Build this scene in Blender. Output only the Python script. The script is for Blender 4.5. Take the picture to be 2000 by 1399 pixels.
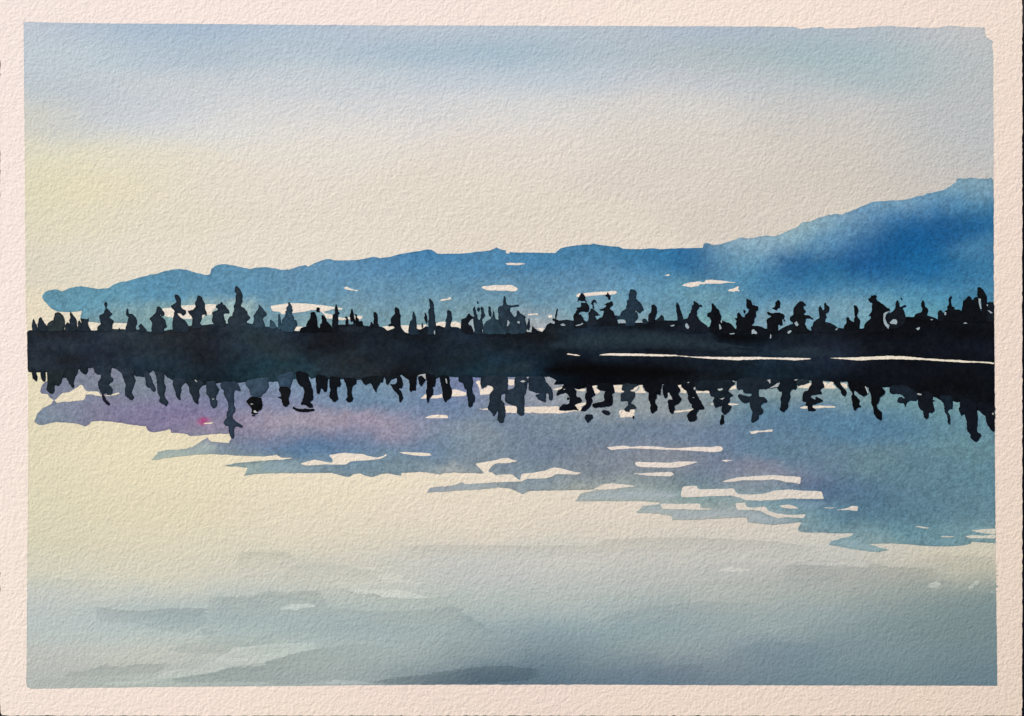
import bpy, math, random
import numpy as np
from mathutils import Vector
from mathutils.geometry import delaunay_2d_cdt

# ------------------------------------------------------------------ camera, sky, sun, exposure
scene = bpy.context.scene
for o in list(bpy.data.objects):
    bpy.data.objects.remove(o)
random.seed(7)
rng = np.random.default_rng(7)

SHEET_W = 0.254                       # a 10 x 7 inch sheet of cold pressed paper
MM = SHEET_W / 2000.0                 # metres per photograph pixel on the sheet
CAM_H = 0.46
SUN_EL, SUN_AZ = 27.0, -42.0          # degrees; azimuth from +Y, minus is to the left
E_LIGHT = np.array([1.0, 1.0, 1.0])   # light that a white sheet returns here (measured)
SUN_SHARE = 0.72

cam_data = bpy.data.cameras.new('camera')
cam = bpy.data.objects.new('camera', cam_data)
scene.collection.objects.link(cam)
cam.location = (0, 0, CAM_H)
cam_data.sensor_width = 36.0
cam_data.lens = 36.0 * CAM_H / SHEET_W
cam_data.clip_start = 0.01
cam_data.clip_end = 500
scene.camera = cam

world = bpy.data.worlds.new('World')
scene.world = world
world.use_nodes = True
wn = world.node_tree
bg = wn.nodes['Background']
sky = wn.nodes.new('ShaderNodeTexSky')
sky.sky_type = 'NISHITA'
sky.sun_disc = False
sky.sun_elevation = math.radians(SUN_EL)
sky.sun_rotation = math.radians(SUN_AZ % 360)
wn.links.new(sky.outputs['Color'], bg.inputs['Color'])
bg.inputs['Strength'].default_value = 0.05

sun_data = bpy.data.lights.new('sun', 'SUN')
sun = bpy.data.objects.new('sun', sun_data)
scene.collection.objects.link(sun)
ce, se = math.cos(math.radians(SUN_EL)), math.sin(math.radians(SUN_EL))
sun_dir = Vector((math.sin(math.radians(SUN_AZ)) * ce, math.cos(math.radians(SUN_AZ)) * ce, se))
sun.rotation_euler = sun_dir.to_track_quat('Z', 'Y').to_euler()
sun.location = sun_dir * 3
sun_data.energy = 4.0
sun_data.angle = math.radians(0.6)
sun_data.color = (1.0, 0.90, 0.80)

scene.view_settings.view_transform = 'Standard'
scene.view_settings.look = 'None'
scene.view_settings.gamma = 1.0
scene.view_settings.use_curve_mapping = False
scene.view_settings.exposure = 0.545

# ------------------------------------------------------------------ helpers
def lin(c):
    c = np.asarray(c, float) / 255.0
    return np.where(c <= 0.04045, c / 12.92, ((c + 0.055) / 1.055) ** 2.4)

hx, hy = sun_dir.x / ce, sun_dir.y / ce
def bow(X, Y):
    """height of the slightly cockled sheet, arched to make the light fall off"""
    s = X * hx + Y * hy
    t = -X * hy + Y * hx
    q = np.minimum(s - 0.05, 0.0)
    z = -0.030 * s - 0.22 * q * q  # arch shaped so the lower right turns away from the sun and dims
    z = z + 0.00016 * np.sin(X * 47 + 1.0) * np.cos(Y * 38 + 0.6) + 0.0001 * np.sin(t * 70)
    return z + 0.0062

def shade(X, Y):
    """how much light the bowed sheet catches there, relative to a level one"""
    e = 1e-4
    zx = (bow(X + e, Y) - bow(X - e, Y)) / (2 * e)
    zy = (bow(X, Y + e) - bow(X, Y - e)) / (2 * e)
    n = np.sqrt(1 + zx * zx + zy * zy)
    d = (-zx * sun_dir.x - zy * sun_dir.y + sun_dir.z) / n / sun_dir.z
    return (SUN_SHARE * d + (1 - SUN_SHARE)) / 1.085

def to_sheet(p, lift=0.0):
    p = np.asarray(p, float)
    X0 = (p[:, 0] - 1000.0) * MM
    Y0 = (699.5 - p[:, 1]) * MM
    X, Y = X0.copy(), Y0.copy()
    for _ in range(4):
        k = (CAM_H - bow(X, Y)) / CAM_H
        X, Y = X0 * k, Y0 * k
    return np.stack([X, Y, bow(X, Y) + lift], 1)

def vnoise(x, y, seed=0):
    xi, yi = np.floor(x).astype(np.int64), np.floor(y).astype(np.int64)
    fx, fy = x - xi, y - yi
    fx, fy = fx * fx * (3 - 2 * fx), fy * fy * (3 - 2 * fy)
    def h(a, b):
        n = (a * 374761393 + b * 668265263 + seed * 1442695041) & 0x7fffffff
        n = ((n ^ (n >> 13)) * 1274126177) & 0x7fffffff
        return ((n ^ (n >> 16)) & 0xffff) / 32767.5 - 1.0
    return ((h(xi, yi) * (1 - fx) + h(xi + 1, yi) * fx) * (1 - fy)
            + (h(xi, yi + 1) * (1 - fx) + h(xi + 1, yi + 1) * fx) * fy)

def fnoise(x, y, s, seed=0, oct=3):
    r = 0; a = 1; t = 0
    for k in range(oct):
        r = r + a * vnoise(x / s, y / s, seed + k * 17); t += a; a *= 0.5; s *= 0.5
    return r / t

FR = {}
for i in range(8):
    FR['A%d' % (i + 1)] = (40 + 240 * i, 530, 8.329)
    FR['B%d' % (i + 1)] = (40 + 240 * i, 690, 8.329)
FR.update(H1=(40, 400, 4.1667), H2=(500, 430, 4.1667), H3=(940, 430, 4.1667), H4=(1360, 320, 3.3333),
          W1=(40, 700, 4.348), W2=(480, 720, 4.1667), W3=(920, 720, 3.846), W4=(1400, 740, 3.5714),
          L1=(40, 1040, 3.125), L2=(640, 1040, 3.125), L3=(1240, 1040, 2.7778), P=(0, 0, 1.0))
def pts(frame, txt):
    ox, oy, s = FR[frame]
    return [(ox + float(a) / s, oy + float(b) / s) for a, b in (q.split(',') for q in txt.split())]
def chain(*items):
    r = []
    for f, t in items:
        r += pts(f, t)
    return r

def ragged(poly, step=3.0, jit=0.6, seed=0, drag=0.0, soft=0.0):
    """closed outline resampled with a slightly uneven brush edge"""
    out = []
    if soft:                               # a loaded brush rounds its corners a little
        q = []
        for i in range(len(poly)):
            a, b = np.array(poly[i]), np.array(poly[(i + 1) % len(poly)])
            q += [a + (b - a) * soft, b + (a - b) * soft]
        poly = q
    n = len(poly)
    for i in range(n):
        a, b = np.array(poly[i]), np.array(poly[(i + 1) % n])
        L = np.linalg.norm(b - a)
        if L < 1e-6:
            continue
        k = max(1, int(L / step))
        d = (b - a) / L
        nn = np.array([-d[1], d[0]])
        for j in range(k):
            q = a + (b - a) * j / k
            if jit:
                q = q + nn * jit * (fnoise(np.array([q[0]]), np.array([q[1]]), 3.5 if soft else 7.0, seed)[0] * 1.6)
            if drag:                       # dry brush drag along the stroke
                q[0] += drag * (vnoise(np.array([q[1] / 2.2]), np.array([q[0] / 60]), seed + 3)[0]
                                + 0.6 * vnoise(np.array([q[1] / 0.9]), np.array([q[0] / 40]), seed + 4)[0])
            out.append(q)
    return np.array(out)

def inside(P, poly):
    x, y = P[:, 0], P[:, 1]
    r = np.zeros(len(P), bool)
    n = len(poly)
    for i in range(n):
        x1, y1 = poly[i]; x2, y2 = poly[(i + 1) % n]
        if y1 == y2:
            continue
        c = ((y1 > y) != (y2 > y)) & (x < (x2 - x1) * (y - y1) / (y2 - y1) + x1)
        r ^= c
    return r

def edge_dist(P, poly, cap=14.0):
    """distance of each point to the outline (capped)"""
    A = poly; B = np.roll(poly, -1, 0)
    out = np.full(len(P), cap)
    order = np.argsort(P[:, 0])
    Ps = P[order]
    res = np.full(len(P), cap)
    for a, b in zip(A, B):
        lo = np.searchsorted(Ps[:, 0], min(a[0], b[0]) - cap)
        hi = np.searchsorted(Ps[:, 0], max(a[0], b[0]) + cap)
        if hi <= lo:
            continue
        Q = Ps[lo:hi]
        d = b - a
        L2 = d @ d + 1e-12
        t = np.clip(((Q - a) @ d) / L2, 0, 1)
        dd = np.hypot(Q[:, 0] - a[0] - t * d[0], Q[:, 1] - a[1] - t * d[1])
        res[lo:hi] = np.minimum(res[lo:hi], dd)
    out[order] = res
    return out

class Field:
    """pigment laid down wet: target colours blended smoothly between brush loads"""
    def __init__(self, rows, sigma, ax=0.5, warp=9.0, seed=1, sat=1.0):
        a = np.array(rows, float)
        g = a[:, 2:5] @ np.array([0.3, 0.59, 0.11])
        a[:, 2:5] = g[:, None] + (a[:, 2:5] - g[:, None]) * sat
        self.p, self.c = a[:, :2], lin(a[:, 2:5])
        self.s, self.ax, self.warp, self.seed = sigma, ax, warp, seed
        want = self.c.copy(); w0 = self.warp; self.warp = 0
        for _ in range(3):                     # sharpen so each brush load keeps its own colour
            got = self(self.p)
            self.c = np.clip(self.c * (want / got) ** 0.6, want * 0.72, np.minimum(want * 1.3, 1.0))
        self.warp = w0
    def __call__(self, P):
        x = P[:, 0] + self.warp * 2 * fnoise(P[:, 0], P[:, 1], 90, self.seed)
        y = P[:, 1] + self.warp * fnoise(P[:, 0], P[:, 1], 55, self.seed + 5)
        y = y + self.warp * 0.9 * fnoise(P[:, 0] * 0.6, P[:, 1], 9, self.seed + 9, 2)
        x = x + self.warp * 0.9 * fnoise(P[:, 0], P[:, 1], 10, self.seed + 11, 2)
        out = np.zeros((len(P), 3)); W = np.zeros(len(P))
        for (px, py), c in zip(self.p, self.c):
            d2 = ((x - px) * self.ax) ** 2 + (y - py) ** 2
            w = np.exp(-d2 / (2 * self.s ** 2)) + 2e-3 / (1 + d2 / self.s ** 2) ** 2
            out += w[:, None] * c; W += w
        return out / W[:, None]

def pigment(target_lin, XYZ):
    """reflectance that shows the wanted colour under this light"""
    return np.clip(target_lin / (E_LIGHT[None, :] * shade(XYZ[:, 0], XYZ[:, 1])[:, None]), 0.001, 0.93)

# ------------------------------------------------------------------ materials
def grain_nodes(nt, dist):
    N, L = nt.nodes, nt.links
    tc = N.new('ShaderNodeTexCoord')
    acc = None
    # felt marks of cold pressed paper: several oblique slices of noise so no direction repeats
    for scale, rot, wt, det in ((1500, (0.61, 0.43, 0.9), 1.0, 2.5), (800, (0.9, 0.35, 2.1), 0.8, 1.0), (300, (0.5, 0.8, 1.3), 0.25, 0.0)):
        mp = N.new('ShaderNodeMapping'); mp.inputs['Rotation'].default_value = rot
        n = N.new('ShaderNodeTexNoise'); n.inputs['Scale'].default_value = scale
        n.inputs['Detail'].default_value = det; n.inputs['Roughness'].default_value = 0.55
        L.new(tc.outputs['Object'], mp.inputs['Vector']); L.new(mp.outputs['Vector'], n.inputs['Vector'])
        m = N.new('ShaderNodeMath'); m.operation = 'MULTIPLY_ADD'
        L.new(n.outputs['Fac'], m.inputs[0]); m.inputs[1].default_value = wt
        m.inputs[2].default_value = -0.5 * wt
        if acc is not None:
            ad = N.new('ShaderNodeMath'); ad.operation = 'ADD'
            L.new(acc.outputs[0], ad.inputs[0]); L.new(m.outputs[0], ad.inputs[1]); acc = ad
        else:
            acc = m
    m = acc
    b = N.new('ShaderNodeBump'); b.inputs['Strength'].default_value = 1.0
    b.inputs['Distance'].default_value = dist
    L.new(m.outputs[0], b.inputs['Height'])
    return m, b

GRAIN = 0.000105
def paint(name, gran, dist=GRAIN, spec=0.05):
    m = bpy.data.materials.new(name)
    m.use_nodes = True
    nt = m.node_tree
    N, L = nt.nodes, nt.links
    p = N['Principled BSDF']
    p.inputs['Roughness'].default_value = 0.9
    p.inputs['Specular IOR Level'].default_value = spec
    h, b = grain_nodes(nt, dist)
    L.new(b.outputs['Normal'], p.inputs['Normal'])
    at = N.new('ShaderNodeAttribute'); at.attribute_name = 'pigment'
    # pigment settles in the hollows of the paper grain
    r = N.new('ShaderNodeMapRange')
    r.inputs['From Min'].default_value = -0.28; r.inputs['From Max'].default_value = 0.28
    r.inputs['To Min'].default_value = 1 - gran; r.inputs['To Max'].default_value = 1 + gran
    L.new(h.outputs[0], r.inputs['Value'])
    mx = N.new('ShaderNodeVectorMath'); mx.operation = 'SCALE'
    L.new(at.outputs['Color'], mx.inputs[0]); L.new(r.outputs['Result'], mx.inputs['Scale'])
    L.new(mx.outputs['Vector'], p.inputs['Base Color'])
    return m

M_PAPER = paint('cold_pressed_paper', 0.0)
M_WASH = paint('pale_watercolour_wash', 0.03)
M_BLUE = paint('blue_watercolour_wash', 0.20)
M_DARK = paint('dark_watercolour', 0.25, dist=GRAIN * 0.7, spec=0.03)

# ------------------------------------------------------------------ object builders
root = bpy.data.objects.new('watercolor_painting', None)
scene.collection.objects.link(root)
root.empty_display_size = 0.05
root['label'] = 'small watercolor painting of a lake with blue hills and dark trees on white textured paper'
root['category'] = 'painting'

def mesh_obj(name, V, F, col, mat, parent, label=None):
    me = bpy.data.meshes.new(name)
    me.from_pydata([tuple(v) for v in V], [], F)
    a = me.attributes.new('pigment', 'FLOAT_COLOR', 'POINT')
    a.data.foreach_set('color', np.concatenate([col, np.ones((len(col), 1))], 1).astype(np.float32).ravel())
    me.materials.append(mat)
    me.update()
    o = bpy.data.objects.new(name, me)
    scene.collection.objects.link(o)
    o.parent = parent
    if label:
        o['label'] = label
    return o

def film(name, poly, colour, mat, parent, layer, step=3.0, jit=0.6, grid=6.0, edge=0.0, edge_w=3.0,
         label=None, seed=0, under=None, rim=1e-5, drag=0.0, soft=0.0):
    """a dried layer of paint: outline filled with a fine sheet, with a thin turned-down rim"""
    B = ragged(poly, step, jit, seed, drag, soft)
    x0, y0 = B.min(0); x1, y1 = B.max(0)
    gx, gy = np.meshgrid(np.arange(x0 + grid / 2, x1, grid), np.arange(y0 + grid / 2, y1, grid))
    gx = gx + (np.arange(gx.shape[0]) % 2)[:, None] * grid * 0.5
    G = np.stack([gx.ravel(), gy.ravel()], 1)
    G = G + rng.uniform(-0.15, 0.15, G.shape) * grid
    if len(G):
        G = G[inside(G, B)]
    if len(G):
        G = G[edge_dist(G, B) > 1.3]
    allp = np.concatenate([B, G]) if len(G) else B
    vs = [Vector((float(a), float(b))) for a, b in allp]
    res = delaunay_2d_cdt(vs, [], [list(range(len(B)))], 1, 1e-4)
    V2 = np.array([(v.x, v.y) for v in res[0]])
    F = [list(f) for f in res[2]]
    lift = layer * 1e-5
    V = to_sheet(V2, lift)
    t = colour(V2)
    if edge:
        d = edge_dist(V2, B)
        e = edge * np.exp(-(d / edge_w) ** 2)
        if under is not None:
            e = np.where(inside(V2, under), 0, e)
        t = t * (1 - e)[:, None]
    col = pigment(t, V)
    # orient up, then rim
    cnt = {}
    for f in F:
        a, b, c = V2[f[0]], V2[f[1]], V2[f[2]]
        if (b[0] - a[0]) * (c[1] - a[1]) - (b[1] - a[1]) * (c[0] - a[0]) > 0:   # y is down in the picture
            f.reverse()
        for i in range(3):
            k = (f[i], f[(i + 1) % 3])
            kk = (min(k), max(k))
            cnt[kk] = None if kk in cnt else k
    V = list(V); col = list(col); low = {}
    for k in [k for k in cnt.values() if k]:
        for i in k:
            if i not in low:
                low[i] = len(V)
                v = V[i].copy(); v[2] -= min(lift + 1e-5, rim + lift * (rim >= 1e-5))
                V.append(v); col.append(col[i])
        F.append([k[1], k[0], low[k[0]], low[k[1]]])
    return mesh_obj(name, V, F, np.array(col), mat, parent, label)

# ------------------------------------------------------------------ the table the sheet lies on
def plain(name, colour, rough, scale):
    m = bpy.data.materials.new(name); m.use_nodes = True
    nt = m.node_tree; p = nt.nodes['Principled BSDF']
    p.inputs['Roughness'].default_value = rough
    tc = nt.nodes.new('ShaderNodeTexCoord'); mp = nt.nodes.new('ShaderNodeMapping')
    mp.inputs['Scale'].default_value = (1, 9, 1)
    n = nt.nodes.new('ShaderNodeTexNoise'); n.inputs['Scale'].default_value = scale; n.inputs['Detail'].default_value = 5
    cr = nt.nodes.new('ShaderNodeValToRGB')
    cr.color_ramp.elements[0].color = tuple(0.6 * c for c in colour) + (1,)
    cr.color_ramp.elements[1].color = tuple(1.4 * c for c in colour) + (1,)
    nt.links.new(tc.outputs['Object'], mp.inputs['Vector']); nt.links.new(mp.outputs['Vector'], n.inputs['Vector'])
    nt.links.new(n.outputs['Fac'], cr.inputs['Fac']); nt.links.new(cr.outputs['Color'], p.inputs['Base Color'])
    return m

def slab(name, c, s, mat, parent=None, bev=0.004):
    import bmesh
    bm = bmesh.new()
    bmesh.ops.create_cube(bm, size=1)
    for v in bm.verts:
        v.co = Vector((v.co.x * s[0] + c[0], v.co.y * s[1] + c[1], v.co.z * s[2] + c[2]))
    if bev:
        bmesh.ops.bevel(bm, geom=bm.edges[:], offset=bev, segments=2, affect='EDGES')
    me = bpy.data.meshes.new(name); bm.to_mesh(me); bm.free()
    me.materials.append(mat)
    o = bpy.data.objects.new(name, me); scene.collection.objects.link(o); o.parent = parent
    return o

m_table = plain('dark_stained_wood', (0.012, 0.008, 0.007), 0.7, 6)
m_floor = plain('floor_boards', (0.16, 0.11, 0.08), 0.6, 1.5)
slab('floor', (0, 0, -0.78), (40, 40, 0.06), m_floor, None, 0)['kind'] = 'structure'
table = bpy.data.objects.new('table', None); scene.collection.objects.link(table)
table.location = (0, 0, -0.75)
table['label'] = 'dark wooden table whose edge shows as a black strip beside the paper'
table['category'] = 'table'
slab('table_top', (0, 0, 0.735), (1.3, 0.8, 0.03), m_table, table)
for sx in (-1, 1):
    for sy in (-1, 1):
        slab('leg', (sx * 0.58, sy * 0.33, 0.36), (0.06, 0.06, 0.72), m_table, table)

# ------------------------------------------------------------------ the sheet itself
PAPER = lin((240, 227, 216))
def paper_albedo(V2):
    n1 = fnoise(V2[:, 0], V2[:, 1], 260, 3)[:, None]
    n2 = fnoise(V2[:, 0], V2[:, 1], 90, 9)[:, None]
    warm_light = ((V2[:, 0] + V2[:, 1]) / 3400.0)[:, None]
    c = PAPER[None, :] / E_LIGHT[None, :] * np.array([[1, 1, 1]])
    c = c * (1 + n1 * np.array([[0.0, 0.012, -0.018]]) + n2 * np.array([[0.004, -0.003, 0.004]]))
    c = c * (1 + (warm_light - 0.45) * np.array([[0.0, -0.07, -0.18]]))  # warmer light toward the lower right, painted into the paper colour
    return np.clip(c, 0, 0.93)

sheet_outline = ([(x, -3 + 1.2 * math.sin(x * 0.05)) for x in range(-2, 1996, 40)]
                 + [(1996.5, y) for y in range(0, 1397, 40)]
                 + [(x, 1398.2) for x in range(1996, 120, -60)]
                 + pts('P', '120,1398.5 90,1397.6 60,1398.4 40,1397.8 20,1398.4 4,1397 1,1392 -0.5,1372 -2,1300 -1,1240 -2,1170 -0.5,1156 1,1152 0.8,1146 -0.5,1140 0,1120 -1.5,1060 -1,900 -2,700 -1,420 0.5,318 0.6,300 0.6,292 -1,280 -1,150 0.8,146 -0.8,138 1,128 0.8,122 -1,114 0.5,104 -1,90 -2,40'))
def build_sheet():
    B = ragged(sheet_outline, 4, 0.9, 31)
    g = 12.0
    gx, gy = np.meshgrid(np.arange(4, 1994, g), np.arange(4, 1395, g))
    G = np.stack([gx.ravel(), gy.ravel()], 1)
    G = G[inside(G, B)]; G = G[edge_dist(G, B) > 2]
    res = delaunay_2d_cdt([Vector((float(a), float(b))) for a, b in np.concatenate([B, G])], [], [list(range(len(B)))], 1, 1e-4)
    V2 = np.array([(v.x, v.y) for v in res[0]]); F = [list(f) for f in res[2]]
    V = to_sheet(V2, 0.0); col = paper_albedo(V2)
    n = len(V); cnt = {}
    for f in F:
        a, b, c = V2[f[0]], V2[f[1]], V2[f[2]]
        if (b[0] - a[0]) * (c[1] - a[1]) - (b[1] - a[1]) * (c[0] - a[0]) > 0:
            f.reverse()
        for i in range(3):
            k = (f[i], f[(i + 1) % 3]); kk = (min(k), max(k)); cnt[kk] = None if kk in cnt else k
    low = V.copy(); low[:, 2] -= 0.0006
    F2 = [[i + n for i in reversed(f)] for f in F]
    R = [[k[1], k[0], k[0] + n, k[1] + n] for k in cnt.values() if k]
    return mesh_obj('paper_sheet', np.concatenate([V, low]), F + F2 + R, np.concatenate([col, col]), M_PAPER, root)
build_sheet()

# ------------------------------------------------------------------ pale washes: sky and open lake
BASE = [
 # sky
 (60,60,184,195,203),(200,60,170,188,202),(380,55,161,183,200),(600,60,170,188,202),(800,60,178,192,202),(1000,60,174,190,200),(1200,60,174,188,196),(1400,60,166,182,194),(1550,60,166,182,190),(1700,60,172,184,190),(1900,60,186,190,188),
 (60,110,184,197,203),(200,105,183,199,203),(300,110,172,190,203),(380,105,170,188,198),(550,100,176,193,202),(800,105,164,186,198),(1000,108,160,184,196),(1200,110,172,187,194),(1400,110,170,184,186),(1600,105,158,181,184),(1700,115,164,184,187),(1900,110,179,187,186),
 (60,160,184,196,200),(300,160,192,201,203),(550,160,193,202,205),(700,160,192,202,205),(900,150,184,197,205),(1100,150,182,196,203),(1300,155,188,195,198),(1500,155,180,190,192),(1700,150,166,184,186),(1900,160,179,186,184),
 (52,215,204,206,186),(60,235,208,208,184),(62,260,208,208,182),(100,210,176,191,200),(300,210,194,202,204),(550,215,206,208,206),(800,210,204,207,206),(1000,210,206,208,204),(1300,205,205,204,197),(1600,205,192,194,190),(1900,210,182,187,184),
 (90,250,178,191,198),(200,250,194,203,204),(300,250,204,208,206),(450,255,212,213,206),(700,255,215,213,204),(1000,255,214,210,201),(1300,250,209,205,194),(1600,250,199,196,186),(1900,250,182,187,186),
 (60,300,213,211,180),(150,292,216,214,182),(220,285,214,212,188),(300,300,217,213,192),(600,300,219,214,200),(1000,300,217,210,196),(1400,300,209,203,190),(1700,300,199,195,184),(1850,300,188,189,183),(1920,300,182,186,184),
 (60,360,214,209,170),(130,365,220,214,168),(200,360,220,213,172),(300,360,219,212,186),(500,360,220,213,196),(900,360,218,210,193),(1300,350,211,203,188),(1600,350,204,197,182),(1820,340,193,190,181),
 (60,430,214,209,174),(120,430,218,212,176),(300,430,218,211,186),(700,430,219,211,194),(1100,430,216,208,190),(1500,420,208,200,184),
 (60,520,211,206,180),(150,520,216,211,188),(300,500,220,213,193),(600,480,221,213,195),(1100,480,217,208,190),
 (60,610,219,212,180),(100,610,221,213,182),(250,620,223,216,196),(500,600,226,217,198),(800,640,224,214,194),(1100,600,224,214,198),(1400,560,222,212,196),
 # open water and the bare streaks in it
 (60,720,219,213,168),(60,800,217,211,168),(60,850,215,209,170),(150,790,221,212,176),(200,860,221,213,171),(400,850,222,213,172),(300,880,222,214,170),(60,920,215,209,172),(300,930,221,213,170),(500,925,223,214,178),(700,940,224,215,184),(900,900,223,213,190),
 (650,890,226,216,196),(900,760,226,214,196),(1100,800,224,211,190),(1300,760,222,211,186),(1250,875,224,213,198),(1500,940,215,207,192),(1450,950,214,207,192),(1700,750,220,208,182),(1650,795,214,206,184),(1500,700,226,216,198),(1800,702,222,214,184),(1930,1035,198,198,180),
 (60,980,213,208,170),(300,980,216,209,168),(600,980,219,211,180),(900,985,219,210,188),(1200,985,215,206,188),(1500,980,209,202,186),
 (60,1040,208,205,170),(300,1040,213,207,173),(600,1040,215,208,182),(900,1035,214,206,187),(1200,1030,210,203,186),(1500,1030,205,199,184),
 (60,1075,205,203,172),(300,1080,209,205,176),(450,1080,206,204,180),(700,1062,208,203,182),(800,1085,197,198,186),(1100,1085,196,197,186),(1300,1075,194,194,183),(1500,1075,192,193,183),(1650,1080,190,192,182),(1800,1075,196,193,174),(1900,1075,200,195,174),
 (60,1110,203,203,180),(300,1110,205,204,180),(450,1110,202,201,183),(600,1110,192,195,182),(700,1120,197,198,182),(800,1120,186,191,185),(1000,1120,186,190,185),(1300,1115,182,186,180),(1600,1120,172,176,170),(1800,1120,174,177,164),(1920,1110,184,184,164),
 (60,1160,191,196,187),(250,1160,194,198,187),(450,1155,188,194,185),(600,1170,180,189,183),(750,1155,188,194,184),(900,1170,176,186,181),(1100,1160,176,184,179),(1400,1160,170,177,171),(1600,1155,162,170,164),(1750,1155,150,160,154),(1920,1160,132,147,142),
 (60,1195,183,191,188),(180,1185,180,190,187),(300,1195,168,183,183),(500,1195,166,182,181),(700,1195,168,181,178),(900,1190,168,180,176),(1100,1195,162,175,173),(1300,1195,148,163,162),(1600,1195,140,156,155),(1800,1190,122,140,139),(1920,1195,113,133,133),
 (60,1240,180,190,187),(250,1240,178,190,186),(500,1240,168,183,180),(700,1240,157,175,175),(900,1230,156,172,172),(1050,1230,136,156,161),(1300,1240,130,151,154),(1500,1230,138,154,152),(1650,1240,118,138,140),(1900,1240,107,128,128),
 (60,1280,178,187,183),(300,1280,182,192,185),(500,1280,174,188,184),(620,1285,160,179,178),(800,1280,150,170,172),(900,1270,140,160,163),(1000,1265,122,146,156),(1200,1280,118,142,149),(1350,1270,134,152,154),(1500,1270,108,130,142),(1700,1280,112,133,136),(1920,1280,103,125,128),
 (80,1315,170,182,180),(300,1315,168,183,179),(450,1310,156,174,174),(700,1310,152,170,171),(800,1310,132,155,161),(950,1305,98,127,142),(1100,1305,95,122,136),(1320,1300,98,122,138),(1450,1310,104,127,136),(1700,1310,104,128,133),(1920,1310,96,119,125),
 (60,1335,170,182,180),(300,1335,166,183,178),(600,1335,158,176,176),(720,1335,140,160,165),(850,1335,92,120,138),(950,1335,80,108,128),(1100,1335,88,114,130),(1300,1330,92,118,134),(1550,1335,98,122,132),(1750,1335,100,120,126),(1940,1335,94,119,126),
]
def tune(x, y, r, g, b):
    b += 0.42 * max(0, g - b - 20)                    # the yellow is only a whisper
    if y > 1150 and x > 900:
        k = min(1, (y - 1150) / 60) * min(1, (x - 900) / 500)
        r, g, b = r + 9 * k, g + 8 * k, b + 10 * k
    if y > 1260 and x < 1500:
        r, b = r + 6, b - 3
    if y > 1150:
        r, b = r - 2, b - 1
    if y < 560:
        r, b = r - 1, b + 2
    return (x, y, r + 1, g + 2, b + 4)
base_field = Field([tune(*r) for r in BASE], 24, 0.25, 7, 2, 0.90)

sky_poly = chain(('P', '46,43 200,46 400,47 600,49 850,50 1200,51 1480,52 1550,53 1563,57 1582,55 1600,52.5 1608,53 1613,57 1640,55 1665,56 1690,53 1735,50.5 1752,52 1800,54 1830,55 1845,52 1857,50.5 1890,53 1923,53.5 1924,62 1926,72 1940,81 1937.5,90 1940,105 1940.5,300 1941,600 1941.5,690 54,690 50,600 49,420 48,280 47,160'))
lake_poly = chain(('P', '54,690 1941.5,690 1942,720 1943.5,1000 1945,1120 1948,1339.5 1700,1339 1400,1338.5 1150,1337.5 900,1337.5 700,1338.5 620,1339.5 450,1341 300,1342 200,1343.5 100,1345 60,1345.5 53,1342 51,1334 52,1300 53,1119 55,900 55,760'))
painted_sky = film('painted_sky', sky_poly, base_field, M_WASH, root, 1, 4, 0.5, 6.5, 0.05, 2.5, 'pale blue and cream painted sky wash', 11)
painted_lake = film('painted_lake', lake_poly, base_field, M_WASH, root, 1.2, 4, 0.5, 6.5, 0.05, 2.5, 'cream and grey green painted lake wash', 12)

# thin glazes brushed over the near water
def glaze(name, frame, txt, f0, f1, label, k, right=1.0):
    poly = pts(frame, txt)
    a = np.array(poly); x0, x1 = a[:, 0].min(), a[:, 0].max()
    xs = np.linspace(x0, x1, 80); top = np.full(80, 1e9); bot = np.full(80, -1e9)
    for p, q in zip(a, np.roll(a, -1, 0)):
        lo, hi = sorted((p[0], q[0]))
        m = (xs >= lo) & (xs <= hi)
        yy = p[1] + (q[1] - p[1]) * (xs[m] - p[0]) / (q[0] - p[0] + 1e-9)
        top[m] = np.minimum(top[m], yy); bot[m] = np.maximum(bot[m], yy)
    def col(P):
        yt, yb = np.interp(P[:, 0], xs, top), np.interp(P[:, 0], xs, bot)
        t = np.clip((P[:, 1] - yt) / (yb - yt + 1e-6), 0, 1)
        ends = np.clip(np.minimum(P[:, 0] - x0, (x1 - P[:, 0]) * right) / (0.06 * (x1 - x0)), 0, 1)
        f = 1 + 1.3 * (f0 + (f1 - f0) * t ** 0.8 - 1) * ends ** (0.5 if right == 1.0 else 1.0)
        return base_field(P) * f[:, None] ** np.array([[1.12, 1.0, 0.95]])
    film(name, poly, col, M_WASH, painted_lake, 1.32 + 0.02 * k, 2.5, 1.6, 5.0, 0, 2.5, label, 40 + k, None, 1.5e-6, 7.0)
DARKR, PALER = 'grey green glaze stroke on the near water', 'paler streak lifted from the near water'
glaze('painted_ripple','L1','430,465 470,455 560,470 700,480 900,462 1100,465 1250,470 1500,500 1400,560 1200,560 960,605 850,600 740,560 600,555 500,545',.85,.95,DARKR,0)
glaze('painted_ripple','L1','1130,400 1250,390 1330,395 1440,385 1470,362 1560,360 1640,370 1760,352 1900,350 2000,352 2060,375 2170,372 2230,400 2500,405 2600,420 2900,620 1130,620',.86,1.0,DARKR,1)
glaze('painted_ripple','L1','1580,465 1640,440 1760,435 1800,455 1700,470 1600,475',1.16,1.16,PALER,2)
glaze('painted_ripple','L1','880,720 960,690 1250,650 1500,650 1800,660 1800,690 1500,690 1320,710 1260,740 1060,745 1000,735',.92,.93,DARKR,3)
glaze('painted_ripple','L1','800,890 900,850 980,830 1060,840 1260,735 1320,705 1560,680 1800,670 1820,705 1700,735 1570,765 1480,795 1260,820 1200,850 1080,870 900,890',1.10,1.10,PALER,4)
glaze('painted_ripple','L1','250,865 420,840 520,805 570,820 640,820 700,805 900,800 860,850 700,870 500,880 250,880',.86,.92,DARKR,5)
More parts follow.
